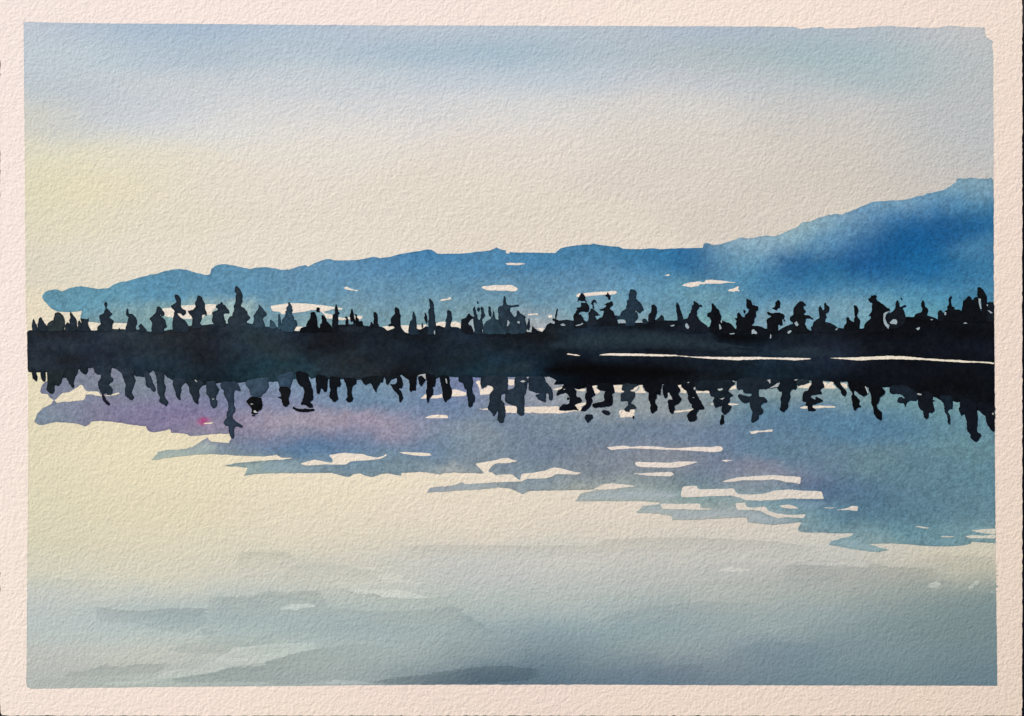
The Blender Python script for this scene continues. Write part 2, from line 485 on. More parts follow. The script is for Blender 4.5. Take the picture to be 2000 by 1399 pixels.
glaze('painted_ripple','L1','880,900 1080,870 1200,850 1260,825 1480,812 1500,785 1560,770 1640,740 1820,710 2000,692 2300,672 2300,890 1900,905 1750,915 1700,935 1560,930 1480,910 1000,915',.82,.90,DARKR,3,0.115)
glaze('painted_ripple','L1','1320,140 1350,125 1520,118 1640,122 1700,180 1640,210 1420,220 1340,270 1320,230',.90,1.0,DARKR,0)
glaze('painted_ripple','L2','140,355 180,345 300,350 440,350 600,390 630,405 500,405 350,402 290,372 180,375',1.10,1.12,PALER,4)
glaze('painted_ripple','L2','300,260 440,240 460,290 610,305 560,315 430,315 330,300',1.07,1.05,PALER,5)
glaze('painted_ripple','L2','150,215 400,205 430,215 200,230',1.06,1.06,PALER,6)
glaze('painted_ripple','L2','420,88 700,75 1000,80 1650,80 1690,42 1875,36 2150,30 2400,40 2700,52 3000,90 3000,170 420,170',.90,1.0,DARKR,7)
glaze('painted_ripple','L3','450,210 520,190 600,200 625,195 630,208 540,215',1.15,1.15,PALER,8)
glaze('painted_ripple','L3','340,187 360,181 395,182 380,188',1.1,1.1,PALER,9)
glaze('painted_ripple','L3','800,178 965,176 1100,183 1250,188 1255,170 1300,170 1360,188 1490,190 1640,200 1640,320 800,320',.88,1.0,DARKR,10)
glaze('painted_ripple','L3','800,176 860,158 960,160 965,175 1000,178 1250,186 1250,165 1000,162 860,150',1.06,1.04,PALER,11)
glaze('painted_ripple','L3','1600,125 1800,125 1955,142 1960,330 1850,300 1700,260',.93,1.0,DARKR,9)
glaze('painted_ripple','L3','1590,285 1620,265 1665,285 1650,298 1610,298',1.28,1.28,PALER,12)
glaze('painted_ripple','L3','1810,300 1815,280 1870,258 1870,270 1840,305 1815,312',1.28,1.28,PALER,12)
glaze('painted_ripple','L3','1925,325 1958,320 1958,332',1.3,1.3,PALER,12)

for kk, (fr, f0, f1, lab, t) in enumerate([
 ('L1', .96, 1.0, DARKR, '50,290 200,282 420,292 560,300 420,330 200,345 60,340'),
 ('L1', .91, .94, DARKR, '960,602 1060,592 1100,588 1210,600 1180,625 1100,628 1000,622'),
 ('L1', 1.06, 1.04, PALER, '950,655 1010,625 1050,605 1100,592 1120,612 1060,645 980,662'),
 ('L1', .95, 1.0, DARKR, '1400,640 1600,600 1900,560 2300,560 2500,640 2000,670 1600,670'),
 ('L1', .94, .97, DARKR, '60,900 300,890 500,880 700,905 500,930 300,935 100,930'),
 ('L1', 1.07, 1.05, PALER, '500,925 640,908 860,898 800,918 640,935'),
 ('L2', .95, 1.0, DARKR, '-40,352 60,345 140,365 180,378 340,400 620,410 760,390 820,440 500,480 200,480 0,460'),
 ('L2', .80, .82, DARKR, '230,915 330,905 480,880 700,850 900,822 1100,812 1280,835 1300,880 1200,905 900,926 500,927 380,925'),
 ('L2', 1.12, 1.12, PALER, '-20,915 80,900 200,908 330,925 100,927 0,927'),
 ('L2', .94, 1.0, DARKR, '1650,530 1850,470 2000,450 2300,420 2600,430 2600,560 2200,640 1900,610 1700,570'),
 ('L1', 1.05, 1.04, PALER, '1260,740 1400,700 1560,690 1650,700 1560,730 1400,760 1290,770'),
 ('L1', .93, .98, DARKR, '1080,655 1300,620 1420,640 1560,640 1500,670 1300,665 1150,672'),
 ('L1', .95, 1.0, DARKR, '1600,240 1660,200 1760,180 1990,200 2150,240 2100,300 1900,300 1700,330 1620,300'),
 ('L1', 1.05, 1.03, PALER, '1900,310 1960,298 2080,300 2200,310 2100,335 1960,345'),
 ('L3', .95, 1.0, DARKR, '520,640 700,590 900,600 1100,640 1000,720 700,760 560,730'),
 ('L3', 1.05, 1.0, PALER, '640,500 760,490 860,520 800,580 720,580 660,540'),
 ('L3', .94, .97, DARKR, '60,760 200,720 360,715 380,760 300,820 120,820'),
 ]):
    glaze('painted_ripple', fr, t, f0, f1, lab, 14 + kk)

# ------------------------------------------------------------------ the blue hills
HILL = [(100,575,92,142,166),(200,580,92,146,172),(300,560,82,136,170),(400,545,84,135,169),(450,540,86,136,170),(600,540,90,136,170),(600,600,102,146,170),(700,520,84,133,172),(750,515,76,128,172),(750,570,97,142,172),(750,620,112,150,166),(850,500,60,118,170),(850,540,80,132,170),(850,600,112,150,166),(950,515,70,125,170),(950,570,98,140,166),(950,610,116,152,164),(1050,515,60,118,166),(1050,560,90,135,167),(1050,600,108,147,167),(1150,500,60,116,162),(1150,540,84,132,170),(1150,600,114,154,172),(1250,505,46,108,160),(1250,550,86,138,174),(1300,520,42,104,158),(1350,515,35,96,152),(1400,530,25,88,146),(1370,500,40,104,158),(1250,580,98,146,172),(1300,600,98,143,166),(1350,560,88,140,168),(1350,600,84,133,162),(1400,580,110,152,166),(1432,497,118,158,182),(1392,500,32,96,150),(1410,530,30,92,148),(1425,552,60,120,164),(1430,530,110,155,180),(1430,575,90,140,170),(1430,600,84,132,162),
 (1450,480,128,162,182),(1500,480,128,167,188),(1470,520,90,145,178),(1550,450,134,168,182),(1600,440,132,168,182),(1650,420,118,157,182),(1700,400,108,152,180),(1750,395,112,156,184),(1800,385,108,153,182),(1850,370,112,154,178),(1900,360,120,159,178),(1930,360,114,152,174),
 (1530,510,28,92,150),(1560,525,22,86,146),(1600,530,30,96,150),(1650,500,18,86,148),(1700,460,16,83,146),(1750,470,13,80,143),(1800,440,20,86,148),(1850,430,16,79,140),(1880,440,22,86,146),(1925,480,52,108,156),(1700,540,20,88,148),(1800,530,20,90,150),(1900,540,44,106,156),(1500,550,52,112,162),(1550,560,46,106,158),(1600,560,56,116,162),(1700,570,66,126,166),(1800,575,64,126,168),(1900,580,52,112,157),(1930,570,66,124,162),(1550,600,108,152,174),(1650,605,112,154,172),(1700,605,110,155,174),(1750,600,90,148,174),(1850,600,76,138,168),(1930,620,62,122,160),(1600,478,96,146,178),(1640,470,52,116,168),(1700,430,48,114,166),(1760,420,42,110,163),(1830,400,66,124,170),(1890,395,72,126,166),(1650,445,100,148,180),(1480,560,64,122,162),
 (250,625,120,155,164),(350,630,125,162,165),(420,625,150,178,178),(550,635,112,150,164),(600,635,128,160,168),(640,640,116,155,165),(700,620,116,152,166),(800,630,118,153,162),(900,630,120,152,160),(1000,640,140,158,166),(1060,635,160,170,175),(1120,620,112,155,170),(1200,620,116,156,172),(1260,620,122,156,168),(1340,630,112,158,168),(1380,625,118,166,172),(1500,630,120,156,172),(1620,630,104,150,172),(1700,640,108,158,170),(1800,620,96,152,172),(1850,640,92,142,166)]
def deep(x, y, r, g, b):
    k = max(0.0, min(1.0, (110 - r) / 60.0))
    return (x, y, r + 11 * k, g + 11 * k, b + 1 * k)
hill_field0 = Field([deep(*r) for r in HILL], 19, 0.5, 8, 4, 0.97)
def mottled(field, amp, s, seed):
    def f(P):
        n = fnoise(P[:, 0], P[:, 1], s, seed, 4)
        return field(P) * (1 + amp * n[:, None] * np.array([[1.3, 1.0, 0.7]]))
    return f
hill_field = mottled(hill_field0, 0.12, 8, 21)
hill_poly = chain(
 ('H1','175,745 188,722 200,708 235,697 270,690 305,692 340,705 400,680 450,668 490,663 560,675 630,687 720,678 760,650 800,635 830,627 860,625 940,600 1000,582 1060,568 1110,565 1150,548 1180,540 1250,526 1300,525 1350,530 1400,545 1450,558 1500,572 1540,568 1550,530 1580,500 1610,488 1640,482 1700,488 1780,505 1870,522 1920,512'),
 ('H2','0,388 70,383 140,392 200,405 270,402 310,390 350,375 400,368 425,378 460,360 500,342 540,326 580,316 610,318 640,330 720,328 800,326 880,318 920,306 950,300 980,303 1010,310 1090,300 1180,275 1250,265 1320,255 1390,240 1430,242 1460,262 1480,276 1560,275 1720,270 1800,258 1900,250 1935,235 1960,222 1990,240'),
 ('H3','200,248 200,258 280,264 430,265 600,268 620,250 650,230 730,210 830,200 895,198 912,191 930,198 1000,205 1060,215 1110,217 1150,232 1270,238 1400,230 1450,236 1600,230 1800,225 1810,200 1825,187 1850,190 1870,197 1900,200'),
 ('H4','48,525 62,517 78,519 100,530 160,525 230,500 270,487 300,480 320,487 360,485 400,475 440,468 510,474 560,452 600,435 640,420 665,405 675,390 690,382 740,375 800,352 860,335 905,326 950,330 1000,310 1050,290 1110,265 1150,248 1260,240 1340,237 1400,225 1435,212 1480,208 1500,195 1600,175 1650,148 1690,120 1692,105 1705,95 1725,93 1740,100 1770,91 1850,98 1900,98 1915,88 1932,102'),
 ('P','1940.5,360 1941,600 1941.5,690 265,690'),
 ('A1','1880,960 1725,840 1500,836 1280,842 1190,825 1100,822 1000,800 970,770 985,700 1000,640 900,655 780,663 700,663 640,660 590,648 540,630 480,580 420,520 380,480 362,450'))
painted_hill = film('painted_hill', hill_poly, hill_field, M_BLUE, root, 3, 3, 0.6, 5.0, 0.14, 3.0, 'blue painted hills rising to the right', 13)

# bare paper left showing through the hill wash
def dark(c, seed, amp=0.35):
    c = lin(c)
    def f(P):
        n = fnoise(P[:, 0], P[:, 1], 8, seed, 3)
        return c[None, :] * (1 + amp * n[:, None])
    return f
def layered(c, seed, poly, under, reach=16.0, amp=0.3):
    f = dark(c, seed, amp)
    B = np.array(poly)
    def g(P):
        w = np.clip((edge_dist(P, B, reach) - 1.0) / (reach - 1.0), 0, 1)[:, None] ** 0.7
        return f(P) * w + under(P) * (1 - w)
    return g
def bare(parent, items, layer=5, label=None, tint=1.0, seed=0):
    for k, (f, t) in enumerate(items):
        film('bare_paper_streak', pts(f, t), lambda P: base_field(P) * tint * np.array([[1.0, 1.0, 1.02]]), M_WASH, parent, layer, 2.5, 0.5, 6.0, 0, 3, None, seed + k, None, 1e-5, 0.0, 0.14)
bare(painted_hill, [
 ('A2','310,600 480,590 620,560 850,545 1010,540 1190,535 1180,600 1120,650 1110,708 1000,715 955,770 870,790 800,780 640,770 470,755 360,740 320,680'),
 ('A3','70,565 150,545 250,540 330,525 420,520 540,522 660,525 800,545 900,552 1000,570 1120,585 1250,605 1220,630 1100,610 1020,640 930,655 960,690 1080,705 1080,772 980,775 950,700 880,655 800,625 700,640 600,660 420,682 310,690 270,702 245,695 220,660 100,650 80,600'),
 ('A3','1165,748 1280,762 1360,745 1440,740 1500,725 1570,725 1540,785 1460,780 1400,788 1340,780 1250,797 1170,788'),
 ('A3','430,970 500,900 600,905 560,930 530,975'),
 ('A3','1262,275 1300,250 1320,250 1340,268 1380,285 1510,322 1440,318 1340,302 1290,295'),
 ('A3','1880,900 1960,895 2080,890 2085,920 2000,960 1970,968 1920,920'),
 ('A4','190,880 330,880 330,950 310,1010 270,1000 210,930'),
 ('A4','440,880 520,875 600,865 620,880 560,920 500,950 450,930'),
 ('A4','755,845 800,838 850,820 885,822 920,832 915,900 890,915 820,885 770,890'),
 ('A4','1005,835 1070,815 1110,825 1170,850 1170,930 1100,905 1000,905'),
 ('A4','820,482 860,455 940,445 1000,420 1012,432 1000,460 900,477'),
 ('A4','1500,255 1540,245 1620,240 1700,228 1750,222 1820,228 1999,222 2030,242 2060,258 2100,295 2060,322 1999,328 1900,315 1800,318 1700,310 1640,314 1560,303 1520,280'),
 ('A5','250,712 300,690 340,692 420,685 427,720 380,702 300,722'),
 ('A5','585,735 605,708 625,720 640,708 657,730 640,757 600,758'),
 ('A5','365,935 400,938 440,920 500,922 528,930 500,970 485,983 440,950'),
 ('A5','1040,392 1060,370 1100,360 1150,370 1200,350 1300,345 1400,335 1550,332 1620,320 1690,325 1710,343 1690,368 1600,382 1450,388 1340,395 1250,408 1180,412 1050,418'),
 ('A6','485,70 530,48 575,58 540,78'),
 ('A6','755,232 800,212 840,200 900,180 960,178 1000,168 1060,165 1085,180 1130,180 1150,145 1200,140 1300,143 1430,155 1530,170 1640,182 1600,190 1530,186 1430,198 1390,207 1300,200 1200,204 1150,200 1130,215 1060,208 1030,242 980,250 920,262 830,247'),
 ('A6','1508,322 1540,295 1600,285 1640,260 1690,245 1685,265 1675,292 1715,328 1660,320 1600,334 1560,330'),
 ('H3','198,352 240,348 280,350 320,348 366,358 300,368 210,366'),
 ('H3','195,266 205,255 218,250 232,268 215,274')], 5, None, 1.0, 100)

# ------------------------------------------------------------------ the hills mirrored in the lake
REFL = [(100,820,118,132,156),(80,770,114,120,150),(80,810,120,138,158),(150,800,124,132,158),(200,800,122,122,155),(240,830,124,120,154),(300,790,122,122,158),(350,760,120,130,156),(400,800,120,116,158),(400,838,136,130,158),(340,845,122,118,154),(200,730,122,128,152),(130,760,118,128,152),(450,845,136,132,160),(280,760,118,132,152),(500,800,128,130,165),(500,840,146,136,164),(450,780,112,128,160),(550,830,154,146,166),(650,830,152,142,165),(750,840,150,141,166),(800,835,138,140,168),(600,785,118,134,168),(700,770,98,132,166),(640,760,112,142,172),(750,755,112,142,170),(800,740,116,142,170),(560,870,88,122,160),(620,865,80,118,160),(680,850,104,126,162),(700,880,98,128,162),(450,880,108,132,155),(470,870,96,122,156),(400,885,146,166,166),(330,892,156,172,166),(600,915,122,146,160),(500,912,142,164,166),(480,920,126,152,158),(750,915,114,140,158),(850,800,106,130,166),(830,760,108,132,168),(900,745,108,128,172),(850,860,102,131,162),(900,850,118,142,160),(950,880,112,137,156),(1000,820,104,130,156),(980,770,120,138,164),(1050,870,100,126,152),(1100,830,110,136,156),(1060,780,130,146,164),(1200,850,102,127,152),(1200,900,114,132,150),(1150,920,112,132,148),(1300,850,104,130,156),(1300,900,122,137,152),(1350,790,126,146,156),(1250,780,128,148,158),(1120,760,138,152,160),(1180,780,130,150,160),(1400,785,122,148,158),(1400,850,98,127,156),(1380,930,100,126,150),(1300,930,116,138,148),(1450,800,88,132,156),(1500,850,85,125,156),(1550,870,84,125,152),(1550,760,122,153,160),(1600,800,82,127,158),(1650,765,114,152,162),(1720,770,104,150,160),(1650,830,76,128,162),(1750,830,76,127,158),(1850,830,86,136,156),(1770,785,96,146,160),(1900,880,88,136,152),(1850,780,100,150,160),(1700,900,90,130,148),(1800,920,82,127,148),(1600,900,90,126,152),(1580,960,82,112,146),(1650,960,76,115,146),(1700,1000,76,121,147),(1600,1010,98,143,160),(1800,1000,80,126,148),(1920,1000,86,131,150),(1920,940,84,131,150),(1650,1050,112,150,162),(1750,1045,94,142,158),(1850,1050,98,145,160),(1710,1075,128,164,170),(1930,1055,110,152,160),
 (1000,935,112,138,156),(1040,945,124,148,160),(940,950,150,166,166),(880,960,140,156,166),(1150,965,150,166,164),(1250,960,142,162,164),(1300,965,138,162,166),(1260,993,152,172,170),(1350,1012,154,169,168),(1450,1000,148,165,168),(1480,960,120,152,162),(1520,985,106,150,164),(1500,940,120,136,156),(1450,945,122,140,158),(1530,1015,130,156,164),(1380,960,112,150,156)]
refl_base = mottled(Field([(x, y, (r + (6 if x > 850 else 0)) - (3 if 430 < x < 830 and 795 < y < 850 else 0), g + 1, b - 2) for x, y, r, g, b in REFL], 19, 0.40, 8, 6, 0.86), 0.10, 8, 23)
def refl_field(P):
    c = refl_base(P)
    d = np.hypot((P[:, 0] - 397) / 14.0, (P[:, 1] - 822) / 8.5) + 0.35 * fnoise(P[:, 0], P[:, 1], 9, 77)
    w = np.clip(1.25 - d, 0, 1)[:, None] ** 1.2
    return c * (1 - w) + lin((160, 62, 116))[None, :] * w
refl_poly = chain(
 ('P','95,712 1942,706 1943,900 1944,1034'),
 ('W4','1945,1145 1850,1142 1780,1135 1770,1150 1720,1163 1640,1168 1500,1168 1400,1162 1300,1152 1200,1148 1100,1150 1035,1152 1100,1165 1195,1195 1120,1208 1000,1195 950,1185 900,1165 780,1158 800,1130 860,1115 920,1105 960,1078 850,1078 700,1072 620,1072 570,1062 566,1045 590,1000 480,1010 385,1020 400,992 300,996 215,1000 210,966 100,970 0,972'),
 ('W3','1700,1136 1510,1139 1512,1106 1400,1090 1245,1083 1290,1030 1400,1020 1440,1008 1300,996 1100,994 900,994 785,999 820,940 975,906 900,910 700,914 600,916 430,920 385,942 372,935 290,900 180,892 0,900 -60,905'),
 ('W2','1690,995 1600,1000 1475,1010 1500,970 1690,950 1720,938 1800,908 1830,930 1960,928 2020,925 2020,870 1942,864 1900,856 1860,850 1760,852 1700,845 1660,850 1620,848 1580,865 1520,852 1420,840 1330,848 1270,850 1262,872 1220,866 1150,850 1100,856 1060,876 1010,882 960,868 930,855 880,858 850,878 810,880 760,868 700,848 550,850 400,851 200,850 100,856 0,870'),
 ('W1','1900,998 1930,930 1830,920 1705,915 1830,891 1930,882 2000,880'),
 ('W2','0,765 100,752 200,745 300,742 350,735 395,725 290,725 250,702 150,715 60,714 0,712'),
 ('W1','1820,828 1750,818 1600,812 1450,822 1300,837 1110,868 1170,798 1230,780 1350,775 1460,755 1500,725 1540,700 1590,670 1600,690 1620,707 1700,716 1770,720 1785,690 1800,640 1700,640 1550,652 1440,660 1415,645 1340,632 1280,635 1272,600'),
 ('B2','430,1235 330,1260 230,1280 190,1287 150,1285 100,1270 70,1250 55,1225 40,1190 0,1188'),
 ('B1','1800,1165 1640,1140 1450,1110 1300,1100 1150,1110 1130,1140 1110,1165 1060,1185 1000,1175 920,1145 740,1130 570,1120 470,1140 370,1172 290,1165 220,1110 240,1070 265,990 330,925 400,870 480,835 545,790 500,800 545,765 520,750 470,715 440,670 345,660 320,625 335,550 370,500 432,455'))
painted_reflection = film('painted_hill_reflection', refl_poly, refl_field, M_BLUE, root, 3, 3, 0.6, 5.0, 0.14, 3.0, 'blue and violet reflection of the hills on the lake', 14)
for k, (fr, c, t) in enumerate([
 ('W3', (160,174,180), '785,995 820,940 980,905 1060,908 1240,890 1400,900 1550,930 1600,965 1500,990 1300,995'),
 ('W3', (162,174,180), '1245,1080 1290,1030 1400,1020 1450,1056 1720,1062 1900,1040 2000,1040 2000,1120 1700,1135 1510,1138 1510,1106 1400,1090'),
 ('W4', (160,174,182), '0,900 140,916 210,920 300,925 380,962 500,968 590,975 575,1000 390,1018 215,1000 210,966 0,970'),
 ('W2', (148,164,174), '1475,1010 1500,970 1690,950 1800,912 1960,932 2080,930 2080,965 1900,985 1690,995'),
 ('W1', (158,174,174), '1110,868 1170,798 1230,780 1350,775 1460,757 1590,672 1620,707 1700,716 1650,800 1600,812 1450,822 1300,837'),
 ('W2', (136,160,172), '0,870 100,850 140,770 300,745 440,790 640,795 600,848 400,851 200,850 100,856'),
 ('W4', (140,168,176), '780,1158 800,1130 920,1105 950,1100 1050,1150 1195,1195 1100,1208 950,1188'),
 ('W4', (120,150,168), '200,850 400,850 600,845 740,845 800,880 740,895 620,940 580,905 500,878 430,885 340,890 210,888')]):
    film('painted_ripple', pts(fr, t), layered(c, 760 + k, pts(fr, t), refl_field, 12.0, 0.05), M_WASH, painted_reflection, 3.6 + 0.1 * k, 2.5, 0.8, 5.0, 0, 2, 'pale grey ripple at the edge of the hill reflection', 760 + k, None, 3e-6, 2.0)
bare(painted_reflection, [
 ('B1','550,765 600,730 680,650 740,638 800,633 870,590 950,538 968,515 1000,515 1020,540 1040,590 1100,625 1220,618 1270,632 1310,688 1400,690 1480,670 1600,642 1614,658 1540,685 1430,695 1320,702 1210,692 1170,670 1060,680 1045,740 1010,770 900,775 780,790 680,790 600,812'),
 ('B2','975,1137 1060,1130 1150,1123 1110,1148 1000,1153'),
 ('B4','510,742 550,700 590,668 650,690 715,685 780,690 860,665 950,640 1015,620 1030,590 1100,595 1170,615 1255,640 1258,692 1130,702 1020,705 870,722 780,737 650,733 590,738'),
 ('B4','560,1052 640,1030 700,1010 800,1004 945,1006 960,1062 850,1058 700,1060'),
 ('B4','1408,470 1440,445 1490,450 1495,580 1510,590 1600,520 1690,540 1700,640 1640,668 1560,672 1480,682 1475,600 1450,530'),
 ('B4','1905,432 1999,428 2042,430 2042,470 2030,520 1950,527 1920,470'),
 ('B4','1448,905 1530,905 1600,893 1610,930 1500,915'),
 ('B5','-140,855 80,858 190,870 300,875 400,870 600,868 770,865 760,930 900,935 1000,920 1060,900 1010,848 1060,822 1200,803 1205,832 1110,880 1150,885 1100,945 1000,945 900,965 760,982 600,978 400,977 330,962 290,978 190,962 80,972 -120,967'),
 ('B5','650,582 690,580 740,570 830,550 790,587 700,602'),
 ('B5','1025,590 1090,595 1150,572 1212,600 1160,625 1080,612'),
 ('B5','1275,530 1310,520 1375,520 1370,580 1385,575 1445,622 1380,672 1340,642 1325,570'),
 ('B5','1630,510 1680,525 1740,500 1805,520 1775,600 1835,622 1760,642 1680,635 1640,575'),
 ('B5','1738,945 1790,920 1840,922 2000,915 1990,1015 1950,1045 1860,1040 1770,1052 1750,1000'),
 ('B6','-95,612 -60,590 0,560 35,530 55,535 55,562 20,600 -60,632'),
 ('B6','55,520 130,512 115,550 150,610 192,642 100,648 0,642 60,600 80,560'),
 ('B6','665,525 700,515 765,508 750,550 800,590 835,612 832,652 780,645 715,642 742,590'),
 ('B6','985,610 1010,620 1075,612 1120,620 1205,598 1217,655 1100,640 1010,658'),
 ('B6','618,962 650,940 760,930 880,918 965,897 900,947 800,950 700,967'),
 ('B6','1520,545 1550,555 1580,535 1640,520 1655,582 1600,590 1530,602'),
 ('B6','1500,822 1620,820 1705,832 1620,842 1510,852'),
 ('B6','1230,830 1255,815 1270,820 1262,840'),
 ('B6','1868,1272 1900,1275 1960,1260 2100,1262 2160,1245 2240,1240 2242,1280 2100,1282 2000,1292 1940,1312 1890,1315'),
 ('B7','635,560 660,540 740,520 820,495 875,488 845,570 760,570 690,565'),
 ('B7','1040,470 1100,470 1150,500 1180,465 1245,462 1220,500 1240,530 1285,578 1150,575 1055,570 1080,540'),
 ('B7','1335,490 1380,485 1445,500 1465,580 1400,560'),
 ('B7','670,890 740,862 830,865 1000,850 1100,860 1180,855 1268,868 1262,885 1100,890 1000,898 850,895 740,908'),
 ('W2','442,776 500,757 560,741 590,748 620,755 705,767 708,740 678,705 720,698 760,690 820,688 890,694 950,695 1000,712 1060,727 1120,712 1142,694 1147,708 1100,735 1000,745 850,755 820,782 740,782 650,780 560,786 500,790'),
 ('W2','1242,682 1300,680 1400,684 1490,688 1515,708 1430,712 1350,705 1290,694'),
 ('W3','1018,590 1060,586 1160,578 1200,590 1280,582 1380,586 1500,598 1600,596 1700,588 1800,590 1870,583 1893,600 1885,622 1820,628 1700,620 1500,610 1350,605 1200,600 1110,606 1050,612'),
 ('W3','30,715 100,702 180,690 220,678 270,670 300,682 350,695 280,710 180,713 150,740 128,772 160,780 185,805 240,795 310,795 340,822 368,840 380,790 450,785 560,768 600,750 630,742 700,755 760,775 832,782 800,797 720,795 640,793 600,815 560,825 420,828 385,845 370,850 240,853 0,866 -60,868 -60,795 0,788 50,798 100,785 60,745'),
 ('W3','1228,712 1245,700 1350,705 1500,708 1560,698 1712,700 1640,722 1600,732 1540,745 1400,745 1250,738'),
 ('W3','1212,790 1300,787 1400,780 1508,777 1522,795 1500,810 1330,805'),
 ('W3','1878,690 1910,685 1968,690 1935,695 1915,702'),
 ('W3','958,888 1000,868 1060,862 1120,870 1160,872 1240,886 1150,892 1060,908 910,912'),
 ('W3','1420,1015 1560,1018 1720,1014 1722,1048 1835,1056 1700,1062 1600,1056 1440,1055'),
 ('W4','33,718 90,700 150,688 240,680 300,677 400,671 500,680 588,685 580,735 540,725 490,722 450,712 400,702 330,706 250,710 180,708 100,720'),
 ('W4','-238,752 -190,748 -140,745 -130,772 0,768 60,770 112,762 130,785 150,805 230,808 310,803 370,790 400,780 450,776 500,772 620,782 732,785 740,815 748,840 680,838 600,838 500,835 400,846 300,850 200,846 150,825 100,815 0,818 -100,822 -255,828'),
 ('W4','130,868 200,863 205,890 240,902 340,890 355,920 430,942 520,950 622,945 600,972 500,965 430,972 380,960 300,920 210,915 140,915'),
 ('W4','430,885 500,878 545,890 575,906 480,906'),
 ('W4','825,918 900,905 940,886 988,892 978,925 930,915'),
 ('W4','728,897 790,900 840,897 800,906'),
 ('W4','1378,1030 1420,1028 1486,1040 1460,1046'),
 ('W4','1758,1052 1800,1058 1860,1048 1945,1046 1945,1085 1860,1078 1800,1066'),
 ('W4','1728,1100 1780,1090 1850,1095 1945,1086 1945,1116 1860,1112 1780,1114'),
 ('W4','1545,1100 1600,1098 1670,1102 1600,1106')], 5, None, 1.0, 200)

# ------------------------------------------------------------------ the dark far shore and its mirror band
SHORE = [(80,680,36,42,48),(200,700,34,40,48),(300,660,40,46,50),(300,720,32,46,54),(400,680,30,32,36),(450,720,24,32,38),(520,680,38,50,58),(540,720,34,58,66),(520,660,40,52,62),(600,680,28,30,36),(640,660,24,26,30),(700,700,34,40,44),(750,670,28,34,40),(800,680,24,30,36),(850,720,22,26,28),(900,690,30,40,48),(950,730,26,44,50),(1000,670,24,24,28),(1000,700,28,40,48),(1020,720,22,38,48),(1080,720,12,14,18),(1060,650,24,28,30),(1150,660,30,40,48),(1150,720,12,12,15),(1200,680,24,32,40),(1250,640,20,24,28),(1300,670,20,24,30),(1300,730,14,14,16),(1400,680,26,34,42),(1400,730,20,24,28),(1480,660,14,15,18),(1480,700,22,34,42),(1550,680,28,36,44),(1550,725,22,34,42),(1620,690,34,42,54),(1650,670,16,15,17),(1650,730,14,15,18),(1750,680,16,18,22),(1750,740,14,15,18),(1850,660,14,15,18),(1900,690,18,20,26),(1850,760,14,15,17),(1930,730,14,16,20),(1930,640,16,18,20)]
shore_base = mottled(Field([(x, y, r - 2, g, b + 3) for x, y, r, g, b in SHORE], 24, 0.5, 10, 8), 0.40, 8, 25)
def shore_field(P):
    n = fnoise(P[:, 0] * 0.4, P[:, 1], 26, 91, 3)
    return shore_base(P) * (1 + 0.45 * n[:, None] * np.array([[0.7, 1.0, 1.2]]))
top_line = chain(
 ('A1','108,990 135,960 200,955 270,962 440,962 700,948 760,942 850,950 1000,950 1150,962 1250,964 1400,950 1500,936 1600,942 1700,945 1880,946 1940,948'),
 ('A2','0,960 60,975 150,988 330,968 470,948 740,893 930,878 1160,858 1340,848 1500,845 1680,836 1760,855 1920,882'),
 ('A3','0,900 160,905 200,912 430,965 540,978 640,962 860,920 1060,920 1170,872 1290,866 1440,860 1590,882 1690,892 1830,895 1920,922 1968,966'),
 ('A4','0,965 60,938 130,922 200,935 265,1000 320,1012 450,940 510,952 600,892 640,905 720,1000 760,902 810,880 900,916 1000,907 1110,912 1170,938 1290,872 1340,885 1390,1002 1520,1010 1800,1005'),
 ('A5','0,1000 230,985 330,992 420,962 490,988 530,945 575,860 620,836 690,860 700,820 650,792 672,764 720,780 770,802 860,790 900,785 990,802 1100,830 1250,812 1380,790 1480,748 1560,765 1730,852 1860,845'),
 ('A6','0,842 130,838 200,825 340,792 470,792 550,800 690,800 780,785 860,775 1100,835 1190,912 1240,885 1400,795 1480,825 1640,935 1700,935 1900,885'),
 ('A7','0,890 60,905 120,932 200,932 320,980 400,920 560,855 800,935 870,972 1000,962 1310,922 1400,932 1540,932 1700,932 1740,912 1850,932'),
 ('A8','0,1000 30,880 80,895 122,938 150,865 300,760 400,742 540,745 560,722 680,702 770,722 900,762 928,782 1040,660 1300,645 1560,640 1700,640 1790,690 1842,640'))
bot_line = chain(
 ('B8','1850,930 1700,960 1570,932 1450,900 1290,795 1270,792 1230,800 1160,775 980,772 900,722 850,705 800,740 610,750 500,770 410,735 380,700 290,655 220,655 158,555 0,552'),
 ('B7','1790,560 1740,545 1640,600 1560,545 1490,462 1250,472 1040,442 830,446 640,470 610,425 340,470 200,430 0,405'),
 ('B6','1900,400 1660,455 1560,452 1350,465 1000,470 790,470 760,512 680,522 480,505 300,525 130,512 0,525'),
 ('B5','1800,512 1640,520 1390,520 1290,530 1150,575 1080,590 1000,562 850,502 680,510 720,445 600,370 520,382 380,375 260,382 120,392 0,385'),
 ('B4','1920,372 1560,384 1480,392 1350,387 1130,387 960,382 820,392 740,432 610,450 590,335 480,365 440,402 340,450 280,412 200,345 120,400 40,432 0,470'),
 ('B3','1960,475 1920,385 1840,472 1700,482 1600,512 1540,430 1450,432 1200,422 1000,425 870,372 730,420 700,382 500,312 470,302 420,422 300,430 180,402 90,372 0,405'),
 ('B2','1900,412 1660,470 1520,482 1260,482 1180,490 1010,512 900,542 690,482 660,492 490,442 380,392 340,342 190,332 160,282 110,312 0,388'),
 ('B1','1870,372 1840,330 1650,300 1540,247 1480,237 1310,352 1250,332 1180,237 1090,247 940,262 900,332 760,402 680,402 560,510 440,500 430,307 180,312 130,302 118,240'))
shore_poly = top_line + [(1941.5, 640), (1942, 720), (1942.5, 800)] + bot_line + [(53.5, 700)]
